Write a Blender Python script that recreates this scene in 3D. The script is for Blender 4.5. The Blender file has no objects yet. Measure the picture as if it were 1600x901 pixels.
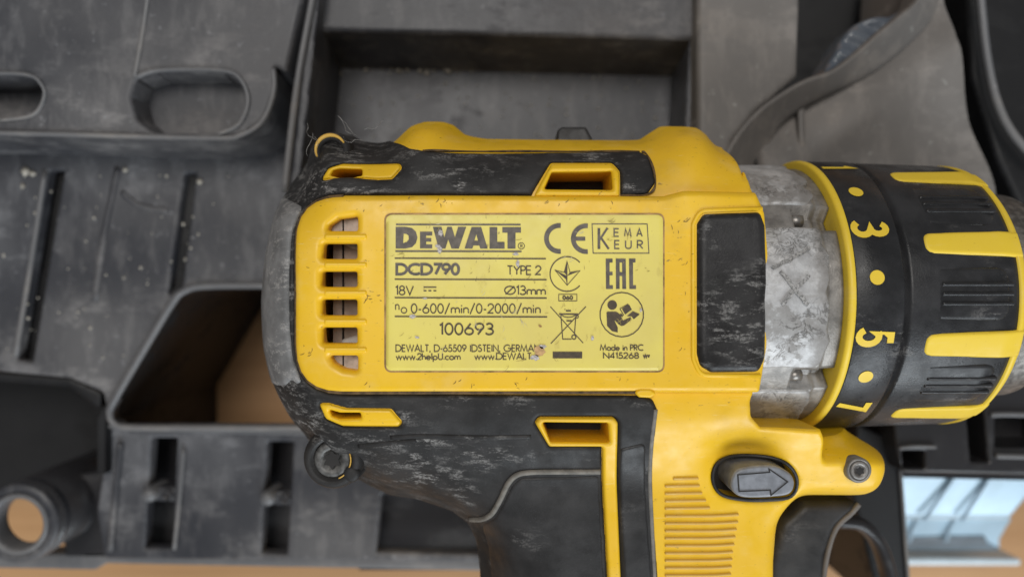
import bpy, math, random
import numpy as np
from mathutils import Vector, Matrix
from mathutils.geometry import tessellate_polygon

random.seed(7)
rng = np.random.default_rng(7)
# ------------------------------------------------------------------ units
# geometry is written in tenths of a millimetre ("u", 1 u = K metres);
# z = 0 is the face of the drill's rating label, the table top lies at z = -TAB
K = 1.05e-4
TAB = 1068.0
CAMD = 1067.0
scene = bpy.context.scene

# ------------------------------------------------------------------ camera
cam = bpy.data.cameras.new('camera')
cam.lens = 24.0
cam.sensor_width = 36.0
cam.clip_start = 0.002
cam.clip_end = 50
cam.dof.use_dof = True
cam.dof.focus_distance = (CAMD + 25) * K
cam.dof.aperture_fstop = 8.5
camo = bpy.data.objects.new('camera', cam)
camo.location = (0, 0, (CAMD + TAB) * K)
scene.collection.objects.link(camo)
scene.camera = camo

# ------------------------------------------------------------------ world, lamps, exposure
world = bpy.data.worlds.new('World')
scene.world = world
world.use_nodes = True
world.node_tree.nodes['Background'].inputs[0].default_value = (0.95, 0.98, 1.0, 1)
world.node_tree.nodes['Background'].inputs[1].default_value = 0.22


def area(name, loc, target, sx, sy, power, col):
    l = bpy.data.lights.new(name, 'AREA')
    l.shape = 'RECTANGLE'
    l.size, l.size_y = sx, sy
    l.energy = power
    l.color = col
    o = bpy.data.objects.new(name, l)
    o.location = loc
    o.rotation_euler = (Vector(target) - Vector(loc)).to_track_quat('-Z', 'Y').to_euler()
    scene.collection.objects.link(o)
    return o


area('window_light', (0.45, -1.15, 0.75), (0, 0, 0.08), 1.1, 0.8, 17.5, (0.86, 0.94, 1.0))
area('ceiling_light', (-0.15, 0.45, 1.5), (0, 0, 0.08), 0.7, 0.7, 11.5, (1.0, 0.965, 0.92))
scene.view_settings.view_transform = 'Standard'
scene.view_settings.look = 'None'
scene.view_settings.exposure = 0.0
scene.view_settings.gamma = 1.0
scene.view_settings.use_curve_mapping = False

# ------------------------------------------------------------------ helpers: numbers and outlines
def U(px, py, z=0.0):
    s = (CAMD - z) / CAMD
    return ((px - 800.0) * s, (450.5 - py) * s)


def UP(pts, z):
    return [U(p[0], p[1], z) + tuple(p[2:]) for p in pts]


def fillet(pts, r=0.0, seg=6):
    """closed polygon with rounded corners; a point may carry its own radius"""
    out = []
    n = len(pts)
    for i in range(n):
        p = np.array(pts[i][:2], float)
        rad = pts[i][2] if len(pts[i]) > 2 else r
        a = np.array(pts[i - 1][:2], float)
        b = np.array(pts[(i + 1) % n][:2], float)
        da, db = a - p, b - p
        la, lb = np.linalg.norm(da), np.linalg.norm(db)
        if rad <= 0 or la < 1e-6 or lb < 1e-6:
            out.append(tuple(p)); continue
        da, db = da / la, db / lb
        c = float(np.clip(np.dot(da, db), -1, 1))
        ang = math.acos(c)
        if ang > 3.05:
            out.append(tuple(p)); continue
        t = min(rad / math.tan(ang / 2), la * 0.48, lb * 0.48)
        p0, p1 = p + da * t, p + db * t
        for k in range(seg + 1):
            s = k / seg
            q = (1 - s) ** 2 * p0 + 2 * s * (1 - s) * p + s * s * p1
            out.append(tuple(q))
    return out


def spline(pts, n=6, closed=True):
    P = [np.array(p[:2], float) for p in pts]
    m = len(P)
    out = []
    for i in range(m if closed else m - 1):
        if closed:
            p0, p1, p2, p3 = P[i - 1], P[i], P[(i + 1) % m], P[(i + 2) % m]
        else:
            p0, p1, p2, p3 = P[max(i - 1, 0)], P[i], P[i + 1], P[min(i + 2, m - 1)]
        for k in range(n):
            t = k / n
            out.append(tuple(0.5 * ((2 * p1) + (p2 - p0) * t + (2 * p0 - 5 * p1 + 4 * p2 - p3) * t * t + (3 * p1 - p0 - 3 * p2 + p3) * t ** 3)))
    if not closed:
        out.append(tuple(P[-1]))
    return out


def rrect(x0, y0, x1, y1, r):
    return fillet([(x0, y0), (x1, y0), (x1, y1), (x0, y1)], r)


def sdf(X, Y, polys):
    """distance to the outlines, positive inside (even-odd)"""
    d2 = np.full(X.shape, 1e18)
    ins = np.zeros(X.shape, bool)
    for poly in polys:
        n = len(poly)
        for i in range(n):
            ax, ay = poly[i][0], poly[i][1]
            bx, by = poly[(i + 1) % n][0], poly[(i + 1) % n][1]
            ex, ey = bx - ax, by - ay
            L = ex * ex + ey * ey
            if L < 1e-12:
                continue
            wx, wy = X - ax, Y - ay
            t = np.clip((wx * ex + wy * ey) / L, 0, 1)
            d2 = np.minimum(d2, (wx - t * ex) ** 2 + (wy - t * ey) ** 2)
            if ey != 0:
                cond = (ay > Y) != (by > Y)
                ins ^= cond & (X < ex * (Y - ay) / ey + ax)
    d = np.sqrt(d2)
    return np.where(ins, d, -d)


def smooth01(a, b, x):
    t = np.clip((x - a) / (b - a), 0, 1)
    return t * t * (3 - 2 * t)


# ------------------------------------------------------------------ helpers: objects
def new_obj(name, verts, faces, mat, parent=None, smooth=True, label=None):
    """verts in u; the mesh is linked as one object, origin at its own base point"""
    V = np.asarray(verts, float)
    V = V * K
    V[:, 2] += TAB * K
    base = Vector(((V[:, 0].min() + V[:, 0].max()) / 2, (V[:, 1].min() + V[:, 1].max()) / 2, V[:, 2].min()))
    me = bpy.data.meshes.new(name)
    W = V - np.array(base)
    me.from_pydata([tuple(v) for v in W], [], [tuple(int(i) for i in f) for f in faces])
    if smooth:
        me.polygons.foreach_set('use_smooth', [True] * len(me.polygons))
    me.materials.append(mat)
    me.update()
    o = bpy.data.objects.new(name, me)
    scene.collection.objects.link(o)
    if parent is not None:
        o.parent = parent
        o.location = base - WORLD[parent.name]
    else:
        o.location = base
    WORLD[o.name] = base
    if label:
        o['label'] = label
    return o


WORLD = {}


def thing(name, loc, label, cat, group=None):
    o = bpy.data.objects.new(name, None)
    o.empty_display_size = 0.01
    p = Vector((loc[0] * K, loc[1] * K, (loc[2] + TAB) * K))
    o.location = p
    scene.collection.objects.link(o)
    WORLD[o.name] = p
    o['label'] = label
    o['category'] = cat
    if group:
        o['group'] = group
    return o


def plate(name, outer, mat, parent=None, holes=(), H=0.0, res=3.0, r=0.0, skirt=20.0, zb=None, mapf=None, draft=0.0, label=None, cham=False):
    """a solid sheet with any outline: top surface H (number or function), rounded rim of radius r, side walls"""
    polys = [outer] + list(holes)
    A = np.array([p[:2] for p in outer], float)
    x0, y0 = A.min(0) - res
    x1, y1 = A.max(0) + res
    nx, ny = int((x1 - x0) / res) + 2, int((y1 - y0) / res) + 2
    X, Y = np.meshgrid(x0 + np.arange(nx) * res, y0 + np.arange(ny) * res)
    d = sdf(X, Y, polys).ravel()
    d = np.where(np.abs(d) < 1e-5, 1e-5, d)
    P = np.stack([X.ravel(), Y.ravel()], 1)
    i, j = np.meshgrid(np.arange(nx - 1), np.arange(ny - 1))
    a = (j * nx + i).ravel(); b = a + 1; c = a + nx + 1; e = a + nx
    alt = ((i + j) % 2 == 0).ravel()
    T = np.concatenate([
        np.stack([a[alt], b[alt], c[alt]], 1), np.stack([a[alt], c[alt], e[alt]], 1),
        np.stack([a[~alt], b[~alt], e[~alt]], 1), np.stack([b[~alt], c[~alt], e[~alt]], 1)])
    ins = d > 0
    cnt = ins[T].sum(1)
    full = T[cnt == 3]
    edges = {}
    vp = []
    nbase = len(P)

    def cut(p, q):
        k = (p, q) if p < q else (q, p)
        v = edges.get(k)
        if v is None:
            t = d[k[0]] / (d[k[0]] - d[k[1]])
            vp.append(P[k[0]] * (1 - t) + P[k[1]] * t)
            v = nbase + len(vp) - 1
            edges[k] = v
        return v
    tris = []
    seg = []
    for t in T[cnt == 1].tolist():
        while not ins[t[0]]:
            t = t[1:] + t[:1]
        ab, ac = cut(t[0], t[1]), cut(t[0], t[2])
        tris.append((t[0], ab, ac)); seg.append((ab, ac))
    for t in T[cnt == 2].tolist():
        while ins[t[0]]:
            t = t[1:] + t[:1]
        ab, ac = cut(t[0], t[1]), cut(t[0], t[2])
        tris.append((t[1], t[2], ac)); tris.append((t[1], ac, ab)); seg.append((ac, ab))
    allP = np.concatenate([P, np.array(vp).reshape(-1, 2)])
    dd = np.concatenate([d, np.zeros(len(vp))])
    F = np.concatenate([full, np.array(tris, int).reshape(-1, 3)])
    used = np.unique(F)
    remap = -np.ones(len(allP), int)
    remap[used] = np.arange(len(used))
    F = remap[F]
    S = remap[np.array(seg, int).reshape(-1, 2)]
    Q = allP[used]; dq = dd[used]
    z = (H(Q[:, 0], Q[:, 1]) if callable(H) else np.full(len(Q), float(H)))
    if r > 0:
        t = np.clip(dq, 0, r)
        z = z - ((r - t) if cham else (r - np.sqrt(np.maximum(r * r - (r - t) ** 2, 0))))
    V = np.column_stack([Q, z])
    faces = F.tolist()
    # side walls on their own vertices
    sv = np.unique(S)
    top = V[sv]
    low = top.copy()
    low[:, 2] = (top[:, 2] - skirt) if zb is None else np.minimum(top[:, 2] - 0.5, zb)
    if draft:
        # lean the wall outwards: outward normal per boundary vertex
        nrm = np.zeros((len(V), 2))
        for p, q in S:
            t = V[q, :2] - V[p, :2]
            nv = np.array([t[1], -t[0]])
            nrm[p] += nv; nrm[q] += nv
        nn = nrm[sv]
        nn /= np.maximum(np.linalg.norm(nn, axis=1, keepdims=True), 1e-9)
        low[:, :2] += nn * draft
    m0 = len(V)
    idx = {int(v): k for k, v in enumerate(sv)}
    n2 = len(sv)
    for p, q in S.tolist():
        p, q = idx[p], idx[q]
        faces.append((m0 + q, m0 + p, m0 + n2 + p, m0 + n2 + q))
    V = np.concatenate([V, top, low])
    if mapf:
        V = mapf(V)
    return new_obj(name, V, faces, mat, parent, label=label)


class MB:
    """collects ribbons, filled outlines and boxes into one mesh"""
    def __init__(s, mapf=None):
        s.v, s.f, s.mapf, s.lift = [], [], mapf, 0.0

    def ribbon(s, pts, w, z=0.0, closed=False):
        P = [np.array(p[:2], float) for p in pts]
        Q = [P[0]]
        for p in P[1:]:
            if np.linalg.norm(p - Q[-1]) > 1e-6:
                Q.append(p)
        if closed and np.linalg.norm(Q[0] - Q[-1]) < 1e-6:
            Q.pop()
        n = len(Q)
        if n < 2:
            return
        s.lift = (s.lift + 0.031) % 0.25
        b = len(s.v)
        for i in range(n):
            if closed:
                t0, t1 = Q[i] - Q[i - 1], Q[(i + 1) % n] - Q[i]
            else:
                t0 = Q[i] - Q[i - 1] if i else Q[1] - Q[0]
                t1 = Q[i + 1] - Q[i] if i < n - 1 else Q[-1] - Q[-2]
            t0 = t0 / np.linalg.norm(t0); t1 = t1 / np.linalg.norm(t1)
            n0, n1 = np.array([-t0[1], t0[0]]), np.array([-t1[1], t1[0]])
            m = n0 + n1
            l = np.linalg.norm(m)
            m = n0 if l < 1e-3 else m / l
            k = 1.0 / max(float(np.dot(m, n0)), 0.42)
            for sg in (1, -1):
                q = Q[i] + m * k * sg * w / 2
                s.v.append((q[0], q[1], z + s.lift))
        for i in range(n if closed else n - 1):
            j = (i + 1) % n
            s.f.append((b + 2 * i + 1, b + 2 * j + 1, b + 2 * j, b + 2 * i))

    def fill(s, loops, z=0.0):
        s.lift = (s.lift + 0.031) % 0.25
        L = [[Vector((p[0], p[1], 0)) for p in l] for l in loops]
        flat = [p for l in L for p in l]
        b = len(s.v)
        s.v += [(p[0], p[1], z + s.lift) for p in flat]
        for t in tessellate_polygon(L):
            p, q, r_ = (flat[i] for i in t)
            if (q.x - p.x) * (r_.y - p.y) - (q.y - p.y) * (r_.x - p.x) < 0:
                t = (t[0], t[2], t[1])
            s.f.append(tuple(b + i for i in t))

    def disc(s, x, y, r, z=0.0, n=20):
        s.fill([[(x + r * math.cos(2 * math.pi * k / n), y + r * math.sin(2 * math.pi * k / n)) for k in range(n)]], z)

    def build(s, name, mat, parent, label=None):
        V = np.array(s.v, float)
        if s.mapf:
            V = s.mapf(V)
        return new_obj(name, V, s.f, mat, parent, smooth=False, label=label)


def tube(name, pts, rad, mat, parent=None, n=10, closed=False, flat=1.0, label=None):
    P = np.array(pts, float)
    m = len(P)
    V, F = [], []
    for i in range(m):
        t = (P[(i + 1) % m] - P[i - 1]) if closed else P[min(i + 1, m - 1)] - P[max(i - 1, 0)]
        t = t / np.linalg.norm(t)
        up = np.array([0, 0, 1.0]) if abs(t[2]) < 0.9 else np.array([1.0, 0, 0])
        a = np.cross(t, up); a /= np.linalg.norm(a)
        b = np.cross(a, t)
        rr = rad[i] if hasattr(rad, '__len__') else rad
        for k in range(n):
            g = 2 * math.pi * k / n
            V.append(P[i] + rr * (a * math.cos(g) + b * flat * math.sin(g)))
    for i in range(m if closed else m - 1):
        j = (i + 1) % m
        for k in range(n):
            l = (k + 1) % n
            F.append((i * n + k, i * n + l, j * n + l, j * n + k))
    if not closed:
        F.append(tuple(range(n - 1, -1, -1)))
        F.append(tuple((m - 1) * n + k for k in range(n)))
    return new_obj(name, V, F, mat, parent, label=label)


def lathe_x(name, prof, mat, parent, yc, zc, n=120, disp=None, label=None):
    """surface of revolution about an axis along x; prof = [(x, r)...]"""
    V, F = [], []
    for (x, r_) in prof:
        for k in range(n):
            g = 2 * math.pi * k / n
            rr = r_ + (disp(x, g) if disp else 0.0)
            V.append((x, yc + rr * math.sin(g), zc + rr * math.cos(g)))
    m = len(prof)
    for i in range(m - 1):
        for k in range(n):
            l = (k + 1) % n
            F.append((i * n + k, (i + 1) * n + k, (i + 1) * n + l, i * n + l))
    F.append(tuple(range(n)))
    F.append(tuple((m - 1) * n + k for k in range(n - 1, -1, -1)))
    return new_obj(name, V, F, mat, parent, label=label)


def lathe_z(name, prof, mat, parent, x, y, n=32, label=None, a0=0.0, a1=None):
    V, F = [], []
    for (r_, z) in prof:
        for k in range(n):
            g = 2 * math.pi * k / n if a1 is None else a0 + (a1 - a0) * k / (n - 1)
            V.append((x + r_ * math.cos(g), y + r_ * math.sin(g), z))
    for i in range(len(prof) - 1):
        for k in range(n if a1 is None else n - 1):
            l = (k + 1) % n
            F.append((i * n + k, i * n + l, (i + 1) * n + l, (i + 1) * n + k))
    if a1 is None and (prof[-1][1] > prof[0][1] or prof[-1][0] < 1):
        F.append(tuple((len(prof) - 1) * n + k for k in range(n)))
    return new_obj(name, V, F, mat, parent, label=label)


# ------------------------------------------------------------------ materials
class NT:
    def __init__(s, name):
        s.m = bpy.data.materials.new(name)
        s.m.use_nodes = True
        s.t = s.m.node_tree
        s.b = s.t.nodes['Principled BSDF']
        s.co = s.t.nodes.new('ShaderNodeTexCoord').outputs['Object']
        s.geo = None

    def n(s, kind, **kw):
        o = s.t.nodes.new(kind)
        for k, v in kw.items():
            setattr(o, k, v)
        return o

    def link(s, a, b):
        s.t.links.new(a, b)

    def noise(s, scale, detail=4, rough=0.55, stretch=(1, 1, 1), rot=0.0, off=0.0, dist=0.0):
        mp = s.n('ShaderNodeMapping')
        mp.inputs['Scale'].default_value = stretch
        mp.inputs['Rotation'].default_value = (0, 0, rot)
        mp.inputs['Location'].default_value = (off, off * 0.7, off * 0.3)
        s.link(s.co, mp.inputs['Vector'])
        t = s.n('ShaderNodeTexNoise')
        t.inputs['Scale'].default_value = scale
        t.inputs['Detail'].default_value = detail
        t.inputs['Roughness'].default_value = rough
        t.inputs['Distortion'].default_value = dist
        s.link(mp.outputs['Vector'], t.inputs['Vector'])
        return t.outputs['Fac']

    def ramp(s, src, a, b, lo=0.0, hi=1.0):
        r_ = s.n('ShaderNodeMapRange')
        r_.interpolation_type = 'SMOOTHSTEP'
        r_.inputs['From Min'].default_value = a
        r_.inputs['From Max'].default_value = b
        r_.inputs['To Min'].default_value = lo
        r_.inputs['To Max'].default_value = hi
        s.link(src, r_.inputs['Value'])
        return r_.outputs['Result']

    def mul(s, a, b):
        m = s.n('ShaderNodeMath', operation='MULTIPLY')
        for i, q in enumerate((a, b)):
            if isinstance(q, (int, float)):
                m.inputs[i].default_value = q
            else:
                s.link(q, m.inputs[i])
        return m.outputs[0]

    def add(s, a, b):
        o = s.mul(a, b)
        o.node.operation = 'ADD'
        return o

    def mx(s, a, b):
        o = s.mul(a, b)
        o.node.operation = 'MAXIMUM'
        return o

    def mix(s, fac, a, b):
        m = s.n('ShaderNodeMix', data_type='RGBA')
        s.link(fac, m.inputs[0]) if not isinstance(fac, (int, float)) else setattr(m.inputs[0], 'default_value', fac)
        for q, i in ((a, 6), (b, 7)):
            if isinstance(q, tuple):
                m.inputs[i].default_value = (*q, 1) if len(q) == 3 else q
            else:
                s.link(q, m.inputs[i])
        return m.outputs[2]

    def color(s, c):
        if isinstance(c, tuple):
            s.b.inputs['Base Color'].default_value = (*c, 1)
        else:
            s.link(c, s.b.inputs['Base Color'])

    def rough(s, v):
        if isinstance(v, (int, float)):
            s.b.inputs['Roughness'].default_value = v
        else:
            s.link(v, s.b.inputs['Roughness'])

    def bump(s, h, strength, dist):
        b = s.n('ShaderNodeBump')
        b.inputs['Strength'].default_value = strength
        b.inputs['Distance'].default_value = dist
        s.link(h, b.inputs['Height'])
        s.link(b.outputs['Normal'], s.b.inputs['Normal'])

    def xyz(s):
        q = s.n('ShaderNodeSeparateXYZ')
        s.link(s.co, q.inputs[0])
        return q.outputs


def mat_yellow(name, base=(0.83, 0.50, 0.012), grime=0.55, rough=0.38):
    m = NT(name)
    big = m.ramp(m.noise(60, 4), 0.35, 0.7)
    c = m.mix(m.mul(big, 0.35), base, (base[0] * 0.86, base[1] * 0.80, base[2] + 0.01))
    fade = m.ramp(m.noise(190, 5, off=3.1), 0.52, 0.75)
    c = m.mix(m.mul(fade, 0.30), c, (0.80, 0.56, 0.16))
    # brown grime specks and short scratches
    sp = m.ramp(m.noise(620, 6, 0.65, stretch=(1, 1.9, 1), rot=0.5), 0.645, 0.70)
    patch = m.ramp(m.noise(75, 3, off=9), 0.38, 0.58)
    c = m.mix(m.mul(m.mul(sp, patch), grime * 1.3), c, (0.10, 0.055, 0.018))
    sp2 = m.ramp(m.noise(1500, 4, 0.6, stretch=(1, 1.5, 1), off=5), 0.66, 0.72)
    c = m.mix(m.mul(sp2, grime * 0.8), c, (0.20, 0.11, 0.03))
    sm_ = m.ramp(m.noise(48, 7, 0.62, off=11), 0.54, 0.70)
    c = m.mix(m.mul(sm_, grime * 0.42), c, (0.34, 0.20, 0.05))
    hs = m.ramp(m.noise(700, 8, 0.75, stretch=(0.2, 2.6, 1), rot=0.9, off=14), 0.60, 0.66)
    c = m.mix(m.mul(hs, grime * 0.5), c, (0.86, 0.68, 0.30))
    m.color(c)
    m.rough(m.ramp(m.noise(300, 4, off=2), 0.3, 0.7, rough - 0.06, rough + 0.14))
    h = m.add(m.mul(m.noise(2600, 3), 0.35), m.mul(m.mul(sp, patch), -1.0))
    m.bump(h, 0.22, 0.00008)
    return m.m


def mat_rubber(name, dust=0.6, base=(0.0135, 0.0125, 0.0122), rough=0.62, thr=0.55):
    m = NT(name)
    c = m.mix(m.ramp(m.noise(150, 5), 0.35, 0.7), base, tuple(v * 1.9 + 0.004 for v in base))
    at = m.n('ShaderNodeAttribute', attribute_name='wear')
    zone = m.mx(m.mul(m.ramp(m.noise(85, 3, off=4.2), thr - 0.02, thr + 0.16), 0.6), at.outputs['Fac'])
    scr = m.ramp(m.noise(520, 9, 0.74, stretch=(0.5, 1.5, 1), rot=0.2), 0.50, 0.58)
    gr = m.ramp(m.noise(2300, 6, 0.75, off=8), 0.42, 0.56)
    scr = m.mul(scr, m.add(m.mul(gr, 0.8), 0.2))
    c = m.mix(m.mul(m.mul(zone, scr), dust), c, (0.42, 0.40, 0.38))
    spk = m.ramp(m.noise(2600, 5, 0.7, off=1.7), 0.62, 0.72)
    c = m.mix(m.mul(m.mul(spk, m.add(0.22, m.mul(zone, 0.9))), dust), c, (0.26, 0.24, 0.22))
    m.color(c)
    m.rough(m.ramp(m.noise(260, 4, off=2), 0.3, 0.7, rough - 0.12, rough + 0.12))
    m.b.inputs['Specular IOR Level'].default_value = 0.34
    m.bump(m.add(m.noise(2400, 5, 0.65), m.mul(m.mul(zone, scr), 0.8)), 0.35, 0.00010)
    return m.m


def mat_tray(name, base=(0.029, 0.030, 0.036), dust=(0.20, 0.20, 0.21), amt=0.80, rough=0.55):
    m = NT(name)
    a = m.ramp(m.noise(26, 3, 0.5), 0.35, 0.7)
    b = m.ramp(m.noise(240, 7, 0.7, off=2.2, stretch=(1, 0.35, 1), rot=0.25), 0.47, 0.66)
    d = m.ramp(m.noise(130, 8, 0.72, off=5.1, stretch=(0.5, 1, 1), rot=-0.3), 0.50, 0.64)
    wm = m.ramp(m.noise(17, 3, 0.5, off=21), 0.42, 0.62)
    dust_c = m.mix(wm, dust, (dust[0] * 0.98, dust[1] * 0.93, dust[2] * 0.87))
    c = m.mix(m.mul(m.add(m.mul(a, 0.50), m.add(m.mul(b, 0.30), m.mul(m.mul(d, m.add(a, 0.25)), 0.55))), amt), base, dust_c)
    sp = m.ramp(m.noise(560, 4, 0.6, off=7), 0.655, 0.70)
    c = m.mix(m.mul(sp, 0.28 * amt), c, tuple(min(.5, v * 1.9) for v in dust))
    m.color(c)
    m.b.inputs['Specular IOR Level'].default_value = 0.42
    m.rough(m.ramp(m.add(m.mul(a, 0.5), m.mul(d, 0.5)), 0.1, 0.8, rough - 0.14, rough + 0.14))
    m.bump(m.add(m.noise(1300, 5, 0.6), m.mul(d, 0.3)), 0.22, 0.0002)
    return m.m


def mat_plain(name, c, rough=0.5, metal=0.0, var=0.15, scale=300, bump=0.1):
    m = NT(name)
    m.color(m.mix(m.ramp(m.noise(scale, 5), 0.3, 0.7), tuple(v * (1 - var) for v in c), tuple(min(1, v * (1 + var)) for v in c)))
    m.rough(rough)
    m.b.inputs['Metallic'].default_value = metal
    if bump:
        m.bump(m.noise(scale * 6, 4), bump, 0.0001)
    return m.m


def mat_silver(name):
    m = NT(name)
    n1 = m.noise(330, 9, 0.68, rot=0.5, dist=1.2)
    dv = m.n('ShaderNodeMath', operation='SUBTRACT')
    m.link(n1, dv.inputs[0])
    drag = m.ramp(m.noise(420, 7, 0.7, stretch=(0.25, 2.4, 1), rot=0.7, off=12), 0.56, 0.64); dv.inputs[1].default_value = 0.5
    ab = m.n('ShaderNodeMath', operation='ABSOLUTE')
    m.link(dv.outputs[0], ab.inputs[0])
    crack = m.ramp(ab.outputs[0], 0.005, 0.032, 1.0, 0.0)
    lift = m.ramp(m.noise(95, 6, 0.6, off=3), 0.49, 0.63)
    crack = m.mul(crack, lift)
    sx_ = m.n('ShaderNodeSeparateXYZ')
    m.link(m.co, sx_.inputs[0])
    edge_ = m.ramp(m.add(sx_.outputs[0], m.mul(m.noise(140, 8, 0.7, off=8), 0.011)), 0.0108, 0.0135)
    dull = m.mx(edge_, m.mul(m.ramp(m.noise(110, 8, 0.68, off=1.4), 0.50, 0.55), 0.8))
    c = m.mix(m.ramp(m.noise(600, 5, 0.6), 0.3, 0.7), (0.50, 0.495, 0.495), (0.36, 0.352, 0.348))
    c = m.mix(m.mul(dull, 0.85), c, (0.225, 0.21, 0.197))
    c = m.mix(m.mul(drag, 0.45), c, (0.30, 0.285, 0.27))
    c = m.mix(m.mul(crack, 0.75), c, (0.10, 0.092, 0.085))
    m.color(c)
    m.b.inputs['Metallic'].default_value = 0.25
    m.rough(m.ramp(dull, 0, 1, 0.46, 0.6))
    m.bump(m.add(m.mul(crack, -1.0), m.add(m.mul(m.noise(1500, 5, 0.7), 0.35), m.mul(n1, 0.7))), 0.5, 0.00022)
    return m.m


def mat_label(name):
    m = NT(name)
    c = m.mix(m.ramp(m.noise(70, 5), 0.35, 0.7), (0.75, 0.625, 0.125), (0.68, 0.555, 0.135))
    g = m.ramp(m.noise(420, 6, 0.65, stretch=(1, 0.5, 1), rot=-0.5), 0.58, 0.72)
    c = m.mix(m.mul(g, 0.35), c, (0.42, 0.31, 0.07))
    sp = m.ramp(m.noise(1400, 4, 0.6, stretch=(1, 0.5, 1), rot=-0.4, off=3), 0.665, 0.72)
    pz = m.ramp(m.noise(90, 3, off=5), 0.46, 0.6)
    c = m.mix(m.mul(m.mul(sp, pz), 0.7), c, (0.2, 0.13, 0.03))
    m.color(c)
    m.rough(m.ramp(m.noise(500, 5), 0.3, 0.7, 0.34, 0.5))
    m.bump(m.noise(1500, 5, 0.65, stretch=(1, 0.5, 1)), 0.12, 0.00006)
    return m.m


def mat_wood(name):
    m = NT(name)
    g = m.noise(34, 6, 0.6, stretch=(0.25, 5, 1))
    c = m.mix(m.ramp(g, 0.3, 0.7), (0.50, 0.285, 0.135), (0.43, 0.235, 0.105))
    p = m.noise(300, 3, 0.6, stretch=(0.15, 4, 1), off=2)
    c = m.mix(m.mul(m.ramp(p, 0.55, 0.75), 0.35), c, (0.33, 0.17, 0.075))
    m.color(c)
    m.rough(0.45)
    m.bump(p, 0.05, 0.0001)
    return m.m


YEL = mat_yellow('yellow_plastic')
YEL2 = mat_yellow('yellow_soft_plastic', (0.80, 0.56, 0.035), 0.35, 0.45)
YDIRT = mat_yellow('grimy_yellow_plastic', (0.62, 0.37, 0.06), 0.9, 0.5)
RUB = mat_rubber('black_rubber', 0.75)
RUBD = mat_rubber('dusty_rubber', 0.85, (0.12, 0.118, 0.117), 0.7, 0.36)
GRIP = mat_rubber('grip_rubber', 0.35, (0.0165, 0.0155, 0.0155), 0.5, 0.62)
PAD = mat_rubber('scuffed_pad', 0.6, (0.013, 0.012, 0.012), 0.38, 0.42)
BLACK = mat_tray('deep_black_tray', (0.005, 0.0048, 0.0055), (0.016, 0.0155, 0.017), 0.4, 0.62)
COLL = mat_rubber('collar_plastic', 0.4, (0.015, 0.0148, 0.0158), 0.33, 0.58)
SEAM = mat_plain('seam_dust', (0.17, 0.155, 0.135), 0.7, 0, 0.25, 600)
SILV = mat_silver('worn_silver')
CAST = mat_plain('dull_cast_metal', (0.235, 0.22, 0.205), 0.45, 0.45, 0.3, 420, 0.5)
STEEL = mat_plain('dull_steel', (0.30, 0.28, 0.26), 0.42, 0.8, 0.3, 500, 0.2)
CHUCK = mat_plain('knurled_dark_steel', (0.16, 0.15, 0.14), 0.45, 0.7, 0.4, 900, 0.5)
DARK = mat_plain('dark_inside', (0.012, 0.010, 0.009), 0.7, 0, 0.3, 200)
MOTOR = mat_plain('dusty_motor', (0.36, 0.27, 0.21), 0.7, 0, 0.25, 260, 0.3)
BEIGE = mat_plain('dusty_beige', (0.42, 0.37, 0.34), 0.7, 0, 0.25, 700, 0.3)
LAB = mat_label('yellow_label')
INK = mat_plain('black_print', (0.060, 0.040, 0.020), 0.5, 0, 0.3, 900)
INKG = mat_plain('worn_grey_print', (0.095, 0.078, 0.062), 0.5, 0, 0.35, 700)
DIRT = mat_plain('brown_dirt', (0.33, 0.19, 0.07), 0.8, 0, 0.4, 500)
GRIME = mat_plain('dark_brown_grime', (0.10, 0.058, 0.022), 0.8, 0, 0.5, 900)
CHIP = mat_plain('bare_chip', (0.46, 0.42, 0.40), 0.5, 0.2, 0.4, 2500, 0.6)
CHIPT = mat_plain('tan_chip', (0.50, 0.30, 0.13), 0.6, 0, 0.25, 1200)
BTN = mat_plain('grey_button', (0.21, 0.22, 0.245), 0.4, 0, 0.2, 500)
TRAY = mat_tray('dusty_black_tray')
TRAYL = mat_tray('light_dusty_tray', (0.125, 0.115, 0.107), (0.29, 0.265, 0.245), 0.8, 0.65)
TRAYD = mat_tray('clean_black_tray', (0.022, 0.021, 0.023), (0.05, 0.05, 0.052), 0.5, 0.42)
TRAYE = mat_tray('grey_tray_edge', (0.12, 0.12, 0.125), (0.24, 0.23, 0.225), 0.6, 0.5)
WOOD = mat_wood('tan_table_wood')
BLUE = mat_plain('pale_blue_gloss', (0.38, 0.53, 0.64), 0.24, 0.08, 0.12, 80, 0.05)
BLUED = mat_plain('darker_blue_rib', (0.32, 0.44, 0.53), 0.3, 0.0, 0.1, 80, 0.05)  # slightly darker blue for the tray ribs
WHITE = mat_plain('pale_lip', (0.62, 0.72, 0.78), 0.3, 0, 0.08, 100)
CRUMB = mat_plain('pale_crumbs', (0.38, 0.35, 0.30), 0.8, 0, 0.4, 900)
LINT = mat_plain('grey_lint', (0.35, 0.33, 0.31), 0.8, 0, 0.2, 900)

# ------------------------------------------------------------------ table
tv = [(-5500, -4200), (5500, -4200), (5500, 4200), (-5500, 4200)]
tb = plate('table', tv, WOOD, None, res=2200, H=-TAB, skirt=280)
tb['kind'] = 'structure'

# ------------------------------------------------------------------ the case the drill lies in
case = thing('tool_case', (-100, 0, -TAB), 'dusty black plastic case tray lying under and around the drill', 'tool case')


def cplate(name, pts, z, mat, rad=8, r=5, skirt=100, holes=(), res=6, draft=0.0, zb=None, H=None):
    o = fillet(UP(pts, z), rad)
    hs = [fillet(UP(h, z), h_r) for h, h_r in holes]
    return plate(name, o, mat, case, holes=hs, H=(z if H is None else H), res=res, r=r, skirt=skirt, draft=draft, zb=zb)


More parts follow.
